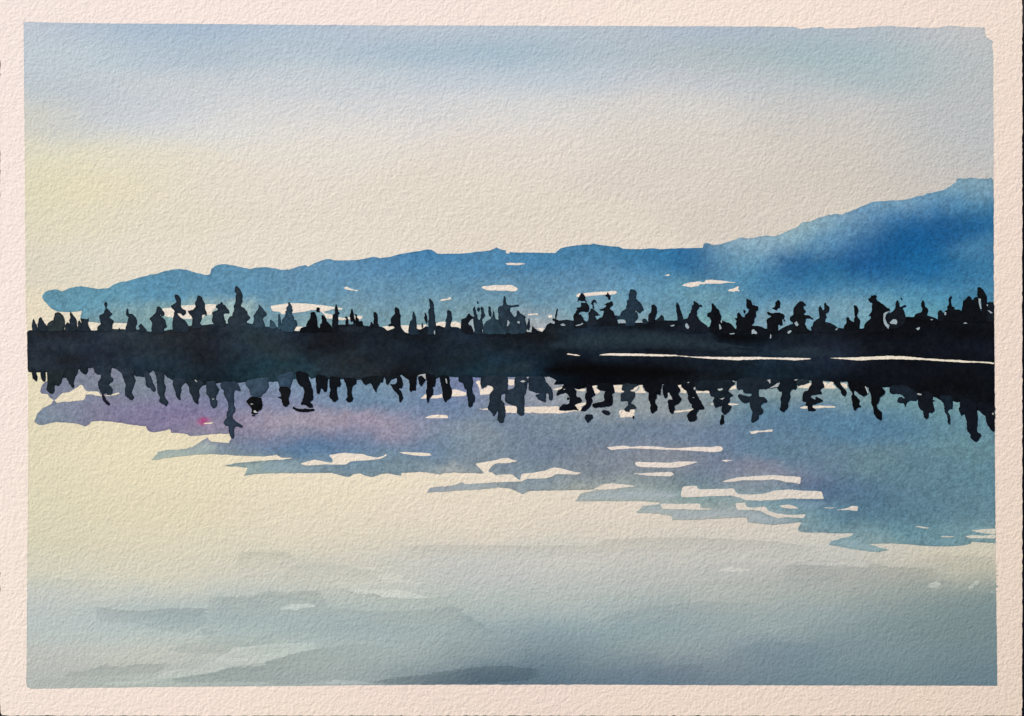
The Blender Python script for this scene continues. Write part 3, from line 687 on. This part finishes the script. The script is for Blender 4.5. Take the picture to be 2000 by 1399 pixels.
painted_shore = film('painted_far_shore', shore_poly, shore_field, M_DARK, root, 8, 3, 0.5, 7.0, 0.25, 2.0, 'near black wooded shore across the middle of the picture', 15)

for k, (c, t) in enumerate([
  ((42,58,68), '1050,676 1085,662 1130,650 1170,644 1240,640 1290,642 1330,650 1370,657 1440,668 1500,680 1555,690 1400,688 1300,684 1240,684 1130,686 1080,684'),
  ((44,60,72), '1400,684 1430,677 1450,680 1470,684 1500,686 1530,678 1560,673 1585,672 1612,682 1645,691 1640,698 1560,699 1480,696 1410,692'),
  ((54,66,74), '1440,712 1480,706 1510,708 1550,709 1592,704 1595,711 1560,713 1500,713 1470,715'),
  ((46,58,68), '660,636 680,634 695,633 712,637 725,648 700,652 675,650 655,646'),
  ((44,60,68), '440,637 462,632 490,634 515,640 540,652 560,668 600,690 560,712 520,700 480,680 455,660'),
  ((40,60,70), '520,720 560,708 600,716 590,738 555,744 520,746 500,734'),
  ((40,58,68), '930,720 980,708 1030,700 1060,704 1040,722 1050,734 1000,736 950,736'),
  ((8,8,10), '1050,716 1090,704 1150,702 1230,706 1300,714 1380,722 1360,738 1280,744 1180,742 1100,740 1066,736'),
  ((8,9,11), '1380,650 1420,640 1470,648 1520,660 1500,672 1450,676 1400,668')]):
    film('shore_wash', pts('P', t), layered(tuple(0.85 * q for q in c), 700 + k, pts('P', t), shore_field), M_DARK, painted_shore, 9 + 0.2 * k, 3, 1.4, 6.0, 0.0, 2, None, 700 + k, None, 3e-6)
bare(painted_shore, [
 ('B5','890,10 920,5 970,12 1040,22 1120,38 1080,44 1000,36 930,26 900,22'),
 ('B5','1410,32 1480,12 1560,2 1800,6 2000,6 2380,20 2640,25 2720,40 2860,50 3000,60 3150,58 3400,62 3600,64 3800,62 4000,62 4260,72 4600,75 4895,90 4620,118 4420,106 4200,98 4000,100 3640,116 3430,102 3200,92 3000,77 2700,47 2400,52 2000,42 1800,44 1600,38 1440,37'),
 ('B7','1165,80 1250,76 1350,74 1450,72 1550,66 1620,70 1700,60 1850,58 2000,50 2150,42 2320,52 2500,62 2700,82 2860,90 3050,108 3240,108 3400,125 3700,142 3842,155 3842,178 3760,168 3550,152 3340,156 3200,142 2900,126 2700,112 2500,106 2250,98 2000,102 1850,108 1680,120 1560,113 1400,98 1280,90')], 10, None, 1.03, 300)

# trees standing on the shore
def dark(c, seed, amp=0.35):
    c = lin(c)
    def f(P):
        n = fnoise(P[:, 0], P[:, 1], 8, seed, 3)
        return c[None, :] * (1 + amp * n[:, None])
    return f
SLATE, TEAL, INK, NAVY, JET = (34,44,54), (46,70,86), (20,25,32), (30,44,56), (14,17,22)
SHORE_IN = np.array(shore_poly)
TREES = [
 ('A1','195,975 185,860 195,800 210,770 222,790 235,825 265,880 270,975',SLATE),
 ('A1','280,975 280,900 290,790 325,748 340,755 360,790 390,850 430,885 430,975',SLATE),
 ('A1','425,975 440,845 470,820 530,800 545,770 550,730 555,685 600,665 640,675 690,720 715,780 718,860 705,930 690,975',(42,52,56)),
 ('A1','715,975 730,870 765,828 782,845 795,875 800,975',SLATE),
 ('A1','800,975 795,800 812,760 802,638 815,650 835,690 885,745 905,790 915,830 918,975',SLATE),
 ('A1','925,975 935,830 955,795 985,845 1000,975',SLATE),
 ('A1','985,975 990,830 972,765 1040,778 1080,780 1108,758 1108,800 1085,830 1105,880 1140,940 1165,975',SLATE),
 ('A1','1245,985 1258,890 1280,880 1310,850 1295,790 1275,750 1300,710 1350,690 1372,640 1385,605 1372,575 1362,525 1385,490 1412,510 1405,560 1395,595 1430,620 1460,660 1490,685 1485,705 1470,725 1445,735 1470,775 1510,790 1505,840 1485,870 1492,985',SLATE),
 ('A1','1580,975 1605,908 1630,975',SLATE),
 ('A1','1700,975 1730,850 1742,810 1755,745 1730,715 1715,700 1720,640 1735,598 1748,620 1745,655 1765,690 1810,690 1860,735 1885,780 1897,850 1870,890 1862,975',SLATE),
 ('A1','1930,985 1935,930 1915,885 1960,850 1999,888 2060,970',SLATE),
 ('A2','140,1010 130,920 150,850 110,790 100,765 160,720 205,660 220,605 215,590 240,570 285,590 330,650 345,700 330,720 300,725 275,695 262,705 300,740 350,780 365,830 380,880 388,905 330,935 325,1010',SLATE),
 ('A2','470,990 475,850 495,700 510,640 455,590 447,560 500,530 525,520 540,490 520,460 510,410 520,380 560,385 595,420 610,480 605,530 605,570 640,610 685,635 690,680 660,720 620,705 590,680 545,680 600,745 680,800 720,860 740,920 740,990',SLATE),
 ('A2','775,930 800,800 785,730 735,680 722,645 800,630 850,590 838,515 875,450 868,420 895,390 940,410 965,460 1000,520 995,590 1020,660 1026,722 985,700 955,710 945,780 915,830 940,880 945,930',SLATE),
 ('A2','1160,900 1120,820 1115,770 1130,730 1115,670 1200,640 1215,612 1180,595 1178,565 1240,530 1272,485 1290,535 1330,550 1390,640 1395,680 1330,685 1300,690 1310,770 1335,820 1337,900',SLATE),
 ('A2','1390,900 1365,800 1400,735 1440,730 1475,640 1470,560 1505,500 1500,430 1512,390 1480,310 1490,250 1520,240 1560,280 1600,340 1615,430 1600,500 1580,560 1640,600 1680,650 1700,710 1742,745 1680,820 1670,900',(38,50,60)),
 ('A2','1770,920 1800,780 1790,720 1840,660 1870,600 1868,530 1930,580 1970,640 1999,680 2000,710 1935,770 1960,830 1985,920',(42,60,72)),
 ('A3','40,930 60,850 58,790 110,800 150,860 165,930',(50,72,86)),
 ('A3','190,940 190,800 200,690 215,695 235,820 245,940',(46,72,86)),
 ('A3','240,985 245,850 260,790 290,750 315,690 308,658 328,640 330,590 360,560 355,520 375,500 395,540 415,570 425,620 410,680 440,730 450,790 490,790 500,860 470,920 440,985',TEAL),
 ('A3','540,995 560,930 600,905 650,900 650,995',JET),
 ('A3','635,995 660,830 720,770 715,690 740,658 780,655 800,690 820,750 825,880 870,930 870,995',JET),
 ('A3','815,662 820,610 832,590 850,590 866,605 865,662 845,655',JET),
 ('A3','865,985 875,860 905,840 910,790 897,775 905,745 893,720 930,710 970,760 970,800 1020,850 1060,890 1060,985',JET),
 ('A3','1065,985 1070,800 1085,780 1082,705 1115,690 1115,620 1135,525 1150,560 1165,600 1170,655 1202,682 1168,695 1170,800 1165,900 1145,985',INK),
 ('A3','1285,895 1285,810 1300,780 1270,740 1310,740 1330,780 1335,895',INK),
 ('A3','1420,875 1410,800 1375,828 1365,760 1360,720 1375,660 1370,640 1395,600 1405,650 1415,690 1425,740 1440,790 1440,875',JET),
 ('A3','1450,895 1450,770 1455,715 1435,695 1465,695 1470,740 1500,770 1500,815 1560,808 1568,850 1590,895',JET),
 ('A3','1685,905 1700,808 1730,850 1748,905',INK),
 ('A3','1740,915 1752,760 1740,645 1762,690 1768,655 1790,675 1808,705 1805,760 1815,870 1830,915',INK),
 ('A4','70,975 85,900 40,885 0,890 -20,885 30,850 20,790 45,730 100,690 85,620 110,580 155,610 160,670 185,710 185,880 215,975',INK),
 ('A4','310,1030 335,820 375,790 385,690 395,650 415,700 440,800 445,940 510,1030',NAVY),
 ('A4','520,918 525,850 538,840 552,885 542,920',INK),
 ('A4','585,802 570,760 580,720 572,680 590,672 610,720 618,800 610,852 595,840',INK),
 ('A4','620,1030 640,870 630,820 648,770 640,690 645,605 665,620 665,570 652,500 645,450 668,440 690,475 708,490 722,560 735,700 750,830 765,900 740,1030',NAVY),
 ('A4','900,955 925,850 915,800 940,740 945,640 965,630 995,640 1015,700 1022,770 1000,830 990,955',NAVY),
 ('A4','1165,965 1172,840 1170,780 1240,760 1280,700 1305,683 1320,712 1375,752 1370,772 1335,765 1320,810 1285,855 1300,880 1340,890 1380,980 1392,1020 1250,1020',INK),
 ('A4','1385,1025 1380,870 1365,830 1385,740 1370,670 1365,610 1390,568 1405,620 1420,690 1440,770 1470,792 1490,730 1495,660 1488,590 1505,568 1530,595 1535,640 1556,690 1545,740 1500,775 1520,850 1532,910 1515,960 1515,1025',NAVY),
 ('A4','1425,490 1440,484 1448,515 1432,530',NAVY),
 ('A4','1426,610 1440,580 1472,600 1465,630 1450,655 1428,635',NAVY),
 ('A4','1612,640 1620,572 1642,575 1645,630 1668,690 1655,735 1635,742 1615,700',NAVY),
 ('A4','1525,1025 1540,880 1580,810 1650,780 1680,720 1692,635 1715,690 1725,770 1780,790 1815,840 1900,930 1950,1025',(38,58,70)),
 ('A4','1840,930 1780,840 1770,690 1770,580 1800,565 1850,555 1858,440 1865,392 1885,400 1892,470 1915,555 1999,553 2108,540 2105,568 1999,580 1962,588 1965,640 1999,700 2040,750 2080,710 2075,660 2092,622 2130,680 2228,745 2200,750 2215,830 2235,880 2230,1010 1950,1025',(36,52,64)),
 ('A5','235,950 255,830 272,762 288,790 292,880 275,950',NAVY),
 ('A5','318,1005 322,890 338,882 352,925 400,945 400,1005',INK),
 ('A5','695,830 702,760 705,700 725,608 740,610 733,700 715,742 715,830',INK),
 ('A5','985,920 1000,800 992,712 1040,680 1045,650 1060,620 1040,600 1070,582 1100,592 1125,560 1112,540 1130,508 1190,520 1210,508 1250,560 1252,620 1240,655 1200,665 1140,650 1082,672 1085,705 1110,700 1120,720 1150,740 1160,790 1210,820 1210,920',INK),
 ('A5','1060,500 1075,440 1110,370 1135,350 1170,375 1190,420 1187,460 1212,492 1190,492 1170,470 1150,490 1110,475 1080,470',INK),
 ('A5','1210,890 1250,770 1240,705 1232,690 1275,640 1270,615 1300,600 1330,620 1400,680 1432,715 1390,712 1340,722 1370,770 1390,890',(28,36,46)),
 ('A5','1275,525 1300,480 1330,458 1358,470 1372,512 1350,515 1342,485 1312,520 1332,570 1325,605 1305,600 1305,560 1288,535',(28,36,46)),
 ('A5','1375,890 1400,770 1470,742 1500,660 1480,640 1430,637 1423,618 1490,605 1530,570 1520,540 1488,540 1560,510 1630,488 1642,540 1590,590 1600,622 1650,660 1662,710 1700,780 1745,890',INK),
 ('A5','1508,395 1545,370 1553,330 1567,370 1602,402 1590,470 1575,460 1565,472 1550,420',INK),
 ('A5','1840,890 1842,790 1750,775 1690,780 1680,712 1760,725 1760,690 1800,640 1860,600 1848,582 1870,540 1868,482 1895,460 1900,380 1915,310 1950,285 1999,298 2018,330 2022,370 2013,440 2060,490 2108,540 2142,618 2062,688 2035,648 2005,640 2045,700 2042,760 2000,810 2000,890',(34,50,64)),
 ('A6','115,860 118,790 150,768 190,775 205,860',(32,46,56)),
 ('A6','212,850 220,700 260,670 270,600 263,545 310,536 350,570 352,690 330,750 312,790 312,850',INK),
 ('A6','325,820 380,760 430,703 460,720 466,790 500,820',(26,36,44)),
 ('A6','690,850 680,680 665,580 675,520 688,503 710,540 730,610 765,700 782,770 785,850',(20,28,38)),
 ('A6','770,1010 790,800 800,775 865,765 875,690 910,670 905,630 922,620 916,570 955,535 948,500 970,478 985,505 1030,520 1042,545 1080,550 1097,578 1050,575 1030,600 1000,640 1012,690 1000,710 1030,760 1080,820 1160,880 1205,925 1180,1010',(22,28,38)),
 ('A6','1205,1010 1220,890 1240,830 1235,790 1210,760 1232,742 1180,742 1172,690 1215,670 1250,640 1245,560 1253,515 1290,540 1320,590 1365,625 1370,660 1395,720 1402,790 1450,820 1480,830 1540,840 1640,940 1640,1010',JET),
 ('A6','1635,980 1660,900 1640,860 1650,800 1620,760 1660,765 1665,690 1690,668 1720,700 1740,740 1780,745 1800,700 1830,680 1850,640 1870,600 1835,610 1815,590 1808,520 1815,450 1850,455 1890,475 1900,545 1960,555 1999,570 2000,630 1960,650 1968,720 1940,780 1930,840 1890,880 1900,980',JET),
 ('A6','1765,625 1800,640 1780,692 1763,650',JET),
 ('A7','228,600 275,590 290,500 325,460 362,490 355,602 320,600 310,632 280,622',JET),
 ('A7','140,1000 155,870 140,810 160,770 230,735 165,708 145,660 230,680 350,672 410,690 432,730 415,770 390,775 402,850 390,885 355,882 350,850 320,872 332,940 320,1000',JET),
 ('A7','413,790 430,778 442,805 425,812',JET),
 ('A7','530,1005 580,850 525,800 523,750 580,710 575,640 595,580 640,520 690,478 740,495 782,542 735,570 740,605 782,640 770,670 735,690 760,715 830,715 902,772 890,785 830,760 770,765 775,810 755,850 790,900 835,1005',(18,22,26)),
 ('A7','870,1000 862,900 890,890 900,820 970,780 1000,760 1000,690 988,640 995,580 1015,556 1040,590 1045,635 1080,630 1078,560 1085,508 1100,504 1130,550 1162,580 1157,660 1095,685 1122,740 1100,770 1090,830 1170,832 1240,870 1310,920 1335,1000',(22,28,36)),
 ('A7','1390,960 1400,880 1440,840 1433,750 1475,742 1505,800 1560,830 1565,770 1577,740 1570,690 1565,600 1553,560 1575,548 1612,570 1634,630 1615,700 1620,740 1662,790 1662,860 1642,960',JET),
 ('A7','1725,990 1735,860 1770,820 1840,765 1840,720 1798,725 1840,680 1855,620 1860,510 1820,505 1788,450 1835,425 1843,388 1870,400 1905,383 1937,398 1920,430 1950,480 1999,520 2060,555 2152,627 2085,660 2052,690 2045,800 2080,880 2120,935 2000,1010',JET),
 ('A8','110,930 80,840 80,740 110,690 190,660 240,600 240,530 268,463 300,520 310,578 340,575 385,548 412,560 390,577 345,592 380,640 400,740 420,810 300,930',INK),
 ('A8','323,405 345,440 342,467 325,455',INK),
 ('A8','545,790 552,700 660,670 680,630 653,540 670,490 688,450 705,490 715,570 750,590 778,635 755,690 760,730 900,765 900,810',JET),
 ('A8','925,810 930,660 970,633 1010,650 1022,680 1028,810',INK),
 ('A8','1028,820 1032,640 1085,630 1073,570 1110,545 1098,450 1140,403 1157,415 1135,460 1142,530 1155,572 1202,577 1190,600 1217,630 1270,618 1300,640 1310,820',JET),
 ('A8','1295,830 1310,640 1330,560 1333,480 1380,460 1410,415 1445,403 1475,440 1490,470 1530,430 1582,420 1592,520 1620,620 1635,830',JET),
 ('A8','1625,830 1645,520 1600,440 1573,400 1568,340 1573,262 1610,256 1655,285 1700,360 1722,410 1722,500 1715,830',JET),
 ('A8','1705,820 1720,520 1780,498 1842,505 1842,820',INK),
]
LABEL_TREE = {15: 'tallest painted tree on the left, with a thick bent top', 19: 'pale blue green painted tree against a cream streak',
              40: 'painted tree with a thin spire and a long side bough', 52: 'rounded painted tree of paler slate blue', 61: 'bushy black painted tree with a ragged crown'}
for i, (f, t, c) in enumerate(TREES):
    film('painted_tree', pts(f, t), dark(c, 400 + i), M_DARK, painted_shore, 12 + (i % 5) * 0.8, 1.5, 0.8, 4.0, 0.30, 1.8, LABEL_TREE.get(i), 400 + i, SHORE_IN, 1e-5, 0.0, 0.17)

# the same trees upside down in the water
MIRROR = [
 ('B1','185,260 190,400 225,440 255,455 272,430 275,370 250,320 250,260',SLATE),
 ('B1','325,260 330,410 355,450 385,470 405,440 412,380 405,260',SLATE),
 ('B1','440,260 440,520 418,600 460,640 520,655 552,620 545,540 560,515 620,535 660,480 680,400 740,260',(42,52,58)),
 ('B1','740,260 750,400 770,450 790,500 850,578 867,540 860,470 890,380 930,320 930,240',(40,52,60)),
 ('B1','960,210 965,285 1045,350 1080,310 1100,260 1090,210',SLATE),
 ('B1','1180,200 1200,300 1250,350 1310,350 1310,410 1258,480 1265,550 1310,640 1330,690 1370,655 1390,640 1410,680 1480,680 1500,600 1482,540 1430,515 1512,430 1450,340 1482,260 1480,200',(46,60,74)),
 ('B1','1326,680 1372,685 1395,760 1457,820 1440,847 1390,820 1340,770',(40,36,58)),
 ('B1','1540,200 1560,260 1650,330 1680,440 1715,520 1700,580 1700,680 1740,720 1790,762 1820,765 1842,710 1810,640 1820,580 1845,520 1870,430 1840,350 1870,280',(46,60,74)),
 ('B2','0,330 20,390 45,530 110,570 165,637 205,590 150,470 120,370 95,335 60,280',(52,66,82)),
 ('B2','180,280 220,430 230,630 270,720 258,800 330,830 377,867 402,800 385,750 335,690 350,600 367,520 330,470 340,310',(48,62,76)),
 ('B2','490,400 475,530 520,620 540,730 600,762 602,640 620,600 605,560 660,500 700,400',(46,60,74)),
 ('B2','690,460 750,580 755,640 800,720 820,790 870,830 902,802 885,760 917,680 900,600 930,540 1000,500 900,420',(42,54,66)),
 ('B2','1010,460 1030,570 1018,660 1070,710 1090,830 1130,902 1190,870 1202,770 1170,735 1200,650 1232,590 1190,540 1175,450',(48,64,80)),
 ('B2','1260,460 1250,520 1270,580 1310,600 1310,690 1380,790 1385,890 1350,1000 1360,1060 1300,1110 1312,1160 1390,1190 1390,1310 1440,1392 1472,1380 1470,1187 1600,1202 1612,1180 1470,1080 1440,1020 1492,920 1470,830 1470,660 1480,590 1575,612 1578,580 1520,460',(54,70,90)),
 ('B2','1660,450 1665,510 1720,590 1760,710 1920,712 1930,660 1970,640 2010,590 2050,540 2020,470 2080,400 1900,400',(66,90,112)),
 ('B2','1675,770 1720,730 1770,708 1920,720 1932,800 1937,890 1860,950 1850,992 1750,992 1770,920 1690,812',(18,20,24)),
 ('B2','1760,1003 1815,1003 1812,1022 1765,1022',INK),
 ('B3','165,370 200,500 230,565 370,585 400,520 430,400 450,290',(60,86,110)),
 ('B3','215,555 200,600 245,680 235,708 178,710 250,750 255,800 290,872 340,860 377,812 355,740 385,650 392,590 350,548 260,538',(24,26,30)),
 ('B3','480,280 490,430 550,540 590,540 622,620 600,740 550,830 640,840 700,887 760,872 750,830 700,785 768,748 752,600 722,490 680,400 690,330',INK),
 ('B3','428,900 445,868 490,895 620,905 775,903 788,935 640,957 490,942',(20,24,32)),
 ('B3','800,340 815,600 830,662 862,660 890,560 920,600 950,642 980,610 1000,520 1000,380',INK),
 ('B3','1020,380 1040,600 1028,720 1080,780 1120,792 1167,740 1150,690 1140,540 1200,552 1212,500 1195,380',INK),
 ('B3','1240,400 1310,530 1322,700 1293,740 1310,797 1402,787 1412,730 1387,680 1395,530 1472,490 1460,400',INK),
 ('B3','1540,400 1600,520 1700,480 1780,652 1800,560 1850,470 1890,480 1910,370 1700,370',(24,32,38)),
 ('B3','1930,380 1960,530 2020,450 2050,390',(24,34,42)),
 ('B4','10,490 60,590 150,680 165,792 200,790 227,720 200,620 150,570 212,570 222,460 180,370 120,370 130,470 90,510',INK),
 ('B4','300,370 330,480 328,600 350,632 370,605 432,610 440,470 450,370',(18,20,26)),
 ('B4','470,380 480,480 515,542 560,480 600,430 600,330',INK),
 ('B4','590,320 610,450 620,540 600,600 605,720 625,812 645,790 650,730 710,680 717,600 700,540 740,540 760,360',(18,22,30)),
 ('B4','820,370 840,530 865,580 863,690 880,750 920,802 940,762 1010,720 1027,590 990,530 975,360',(18,24,30)),
 ('B4','1115,360 1130,460 1200,480 1220,570 1260,600 1260,660 1280,760 1278,840 1310,882 1350,850 1362,800 1390,792 1397,710 1362,640 1342,570 1362,500 1352,360',(28,42,56)),
 ('B4','1490,370 1480,500 1510,582 1560,550 1600,520 1680,540 1692,600 1640,650 1630,780 1598,910 1660,950 1690,1022 1730,990 1747,930 1778,935 1753,1080 1790,1127 1860,1122 1892,960 1872,820 1812,750 1822,670 1902,640 1922,590 1932,470 1922,360',(42,56,70)),
 ('B5','40,400 38,570 -70,600 -115,660 -110,800 0,840 78,865 78,975 150,1017 190,1002 200,900 190,690 222,640 240,540 262,390 100,370',(46,62,78)),
 ('B5','258,370 268,600 330,622 472,652 375,680 430,760 550,792 547,660 560,640 590,660 600,750 640,772 662,720 657,610 632,550 540,460 520,370',(42,58,76)),
 ('B5','850,470 820,560 740,620 718,692 800,662 870,640 930,690 942,750 922,830 830,830 790,860 748,932 900,930 1030,922 1092,932 1040,870 1010,840 1142,782 1110,715 1050,710 1035,660 1052,630 1010,560 1000,470',(18,22,32)),
 ('B5','893,750 890,730 920,708 932,740 905,762',INK),
 ('B5','1200,480 1210,620 1178,710 1210,790 1200,830 1105,932 1180,942 1250,890 1312,782 1290,720 1352,680 1330,600 1290,510',(18,20,32)),
 ('B5','1400,490 1380,570 1420,600 1530,612 1488,670 1510,775 1400,800 1290,832 1340,892 1460,872 1632,850 1637,720 1620,655 1668,635 1640,490',(18,22,30)),
 ('B5','1172,1050 1210,993 1250,1002 1310,997 1322,1050 1262,1092 1222,1132 1200,1095',(30,40,54)),
 ('B5','1453,960 1470,928 1560,930 1607,970 1570,1007 1520,1000',(28,36,50)),
 ('B5','1800,490 1778,600 1830,622 1755,680 1775,735 1765,780 1890,772 1880,850 1828,910 1838,942 1902,952 1912,910 2018,902 2025,870 1990,835 1922,820 1962,740 1992,700 2002,650 1990,632 1910,610 1962,580 2060,510',(46,60,72)),
 ('B5','1953,1050 1960,1013 1988,1022 1985,1062 1970,1082',INK),
 ('B6','115,490 150,590 225,650 213,760 250,802 248,920 275,988 362,920 368,870 320,790 352,720 355,660 412,680 420,610 440,490',(16,18,24)),
 ('B6','450,500 448,620 485,735 520,700 540,642 605,755 528,760 540,850 570,972 612,982 642,920 640,850 712,818 768,742 690,660 742,600 680,500',(18,22,32)),
 ('B6','770,450 743,540 830,610 860,680 862,740 880,800 920,830 930,890 962,910 890,950 843,1020 870,1112 970,1112 1012,1052 990,1000 1040,922 1120,912 1127,885 1060,770 1012,680 980,600 960,450',(20,26,34)),
 ('B6','955,450 988,600 1070,612 1210,600 1220,690 1300,712 1268,770 1290,850 1302,888 1425,850 1408,880 1408,960 1460,1002 1530,950 1575,855 1510,830 1542,770 1542,710 1607,682 1510,622 1540,560 1630,500 1600,430',(28,39,49)),
 ('B6','1390,1167 1378,1130 1388,1080 1410,1003 1452,1012 1447,1140',INK),
 ('B6','1650,430 1660,605 1750,585 1762,650 1902,648 1892,702 1780,690 1690,660 1668,690 1720,780 1780,812 1870,788 1870,880 1912,950 1900,1040 1883,1110 1910,1128 2015,1065 2010,1000 2050,992 2095,940 2040,850 2080,800 2162,795 2120,730 2060,712 2020,705 2010,640 2010,580 2150,582 2330,500 2350,430 1999,390 1850,390',(34,46,58)),
 ('B7','330,440 360,480 308,570 340,622 392,610 390,680 360,740 382,790 355,930 375,935 420,955 440,935 492,880 490,800 532,710 520,650 545,590 612,592 637,560 612,420 560,410 430,420',(22,32,42)),
 ('B7','605,420 642,532 740,512 832,482 830,430',(40,54,64)),
 ('B7','868,420 872,500 830,560 820,610 758,615 722,700 723,782 790,790 768,850 810,862 820,942 957,930 920,890 880,882 890,842 1010,800 1062,768 1000,735 938,700 942,752 860,722 870,680 962,672 1042,655 1010,580 1088,552 1040,420',(22,28,36)),
 ('B7','1215,450 1270,540 1350,602 1360,680 1410,704 1447,650 1430,590 1360,540 1330,460',INK),
 ('B7','1450,440 1480,570 1547,662 1513,700 1550,850 1550,912 1580,932 1620,890 1682,860 1642,820 1662,770 1560,670 1560,602 1640,655 1720,704 1782,670 1782,590 1760,530 1700,440',JET),
 ('B7','1785,540 1842,700 1845,830 1880,880 1880,970 1922,1042 1990,1092 2015,1090 2022,970 1940,890 1922,840 1972,780 1982,710 2062,660 2068,610 2010,540',JET),
 ('B8','145,530 145,640 220,667 290,662 350,680 393,735 330,708 278,740 272,790 315,818 350,808 385,835 400,885 412,820 470,762 590,777 600,640 400,520',(28,40,52)),
 ('B8','605,640 603,850 650,917 690,930 700,1032 735,1073 777,1050 780,957 830,972 873,930 862,850 845,780 892,772 840,762 850,700 800,620',(22,28,38)),
 ('B8','955,690 990,790 1028,820 1038,960 1080,1000 1090,1122 1115,1164 1132,1100 1112,980 1085,945 1110,912 1165,900 1172,780 1165,690',(26,40,54)),
 ('B8','1285,750 1288,860 1263,930 1310,1018 1362,980 1402,1110 1400,1250 1468,1330 1455,1370 1490,1412 1540,1447 1570,1432 1592,1390 1630,1335 1600,1287 1558,1280 1577,1100 1560,960 1565,750',(20,26,38)),
 ('B8','1575,790 1600,955 1700,1012 1720,1130 1780,1240 1850,1287 1853,790',(20,24,34)),
]
for i, (f, t, c) in enumerate(MIRROR):
    film('painted_tree_reflection', pts(f, t), dark(tuple(0.80 * q for q in c), 600 + i), M_DARK, painted_reflection, 12 + (i % 5) * 0.8, 1.5, 0.9, 4.0, 0.28, 1.8, None, 600 + i, SHORE_IN, 1e-5, 0.0, 0.17)

# flecks of paper and pale wash left between the tree strokes
def fleck(parent, items, c, seed):
    for k, (f, t) in enumerate(items):
        film('pale_fleck', pts(f, t), dark(c, seed + k, 0.08), M_WASH, parent, 17, 2.0, 0.4, 5.0, 0, 2, None, seed + k)
fleck(painted_shore, [
 ('A6','818,895 822,860 835,843 860,860 885,905 880,925 860,942 840,925'),('A6','1368,855 1390,880 1408,925 1402,938 1378,947'),('A6','1395,800 1412,800 1418,825 1412,842 1398,830'),
 ('A6','1900,960 1930,945 1985,1000 1980,1020 1925,1015 1900,1022'),('A6','570,885 600,875 640,868 642,890 600,902'),('A6','1540,1015 1620,1005 1622,1022 1550,1028'),
 ('A7','482,1000 495,975 515,962 548,968 540,985 500,1018'),('A7','205,1018 225,1050 212,1095 195,1092'),('A7','1262,962 1270,935 1300,928 1290,948'),('A7','593,842 630,812 640,830 662,868 640,895 612,880'),
 ('A8','143,838 200,785 250,783 272,825 252,867 230,855 170,855'),('A8','48,690 80,668 145,648 85,700 68,760 100,850 142,880 122,938 60,860 43,800'),('A8','1588,440 1627,450 1622,520 1642,612 1618,612 1598,530'),('A8','1718,540 1747,545 1735,572'),
 ('A8','1733,635 1770,640 1822,680 1790,687'),('A8','572,932 635,908 632,935 608,960'),('A8','1343,852 1378,830 1412,852'),('A8','803,782 852,778 830,802'),('A8','1035,672 1062,665 1062,712 1038,715'),
 ('A5','1730,805 1760,785 1838,792 1855,842 1742,848'),('A5','83,818 125,812 122,855 95,850'),('A4','1918,900 1930,790 1962,840 1940,882'),('A4','1328,790 1365,772 1367,830 1392,960 1382,992 1342,890 1288,857'),
 ('A5','785,872 830,848 872,880 820,888'),('A5','1028,885 1080,865 1100,868 1150,838 1158,860 1100,885 1050,892'),('A4','728,985 745,955 750,1025 738,1028'),('A4','1515,960 1525,945 1528,980 1518,985'),('A6','0,835 40,805 100,815 130,832'),('A6','2,640 35,655 20,670')],
 (150,168,175), 800)
fleck(painted_reflection, [
 ('B6','532,650 555,640 600,720 608,755 545,750'),('B6','1368,738 1410,740 1458,722 1422,757'),('B6','1340,587 1420,570 1432,595 1380,618'),('B6','1582,448 1602,445 1632,470 1605,468'),
 ('B6','850,482 870,468 888,476 865,490'),('B6','955,560 978,555 985,580 962,600'),('B7','145,437 205,425 200,498 180,470'),('B7','590,432 640,420 645,440 610,450'),('B7','195,570 320,490 355,482 325,545'),('B7','1740,545 1755,535 1800,640 1790,655'),
 ('B8','585,665 610,650 665,665 660,685 615,683'),('B5','132,460 180,440 222,458 180,480'),('B4','915,410 935,420 948,495 930,490'),('B2','835,440 850,430 880,465 862,470'),('B2','1120,745 1145,735 1160,750 1130,757'),('B2','1740,825 1780,820 1790,832 1755,838'),
 ('B2','1790,940 1820,925 1865,975 1800,968'),('B5','830,585 870,580 850,598'),('B6','930,720 960,715 965,732'),('B4','465,365 510,345 590,335 600,430 565,400 530,365 480,380'),('B8','1805,980 1830,965 1842,1000 1820,1005')],
 (165,172,172), 900)
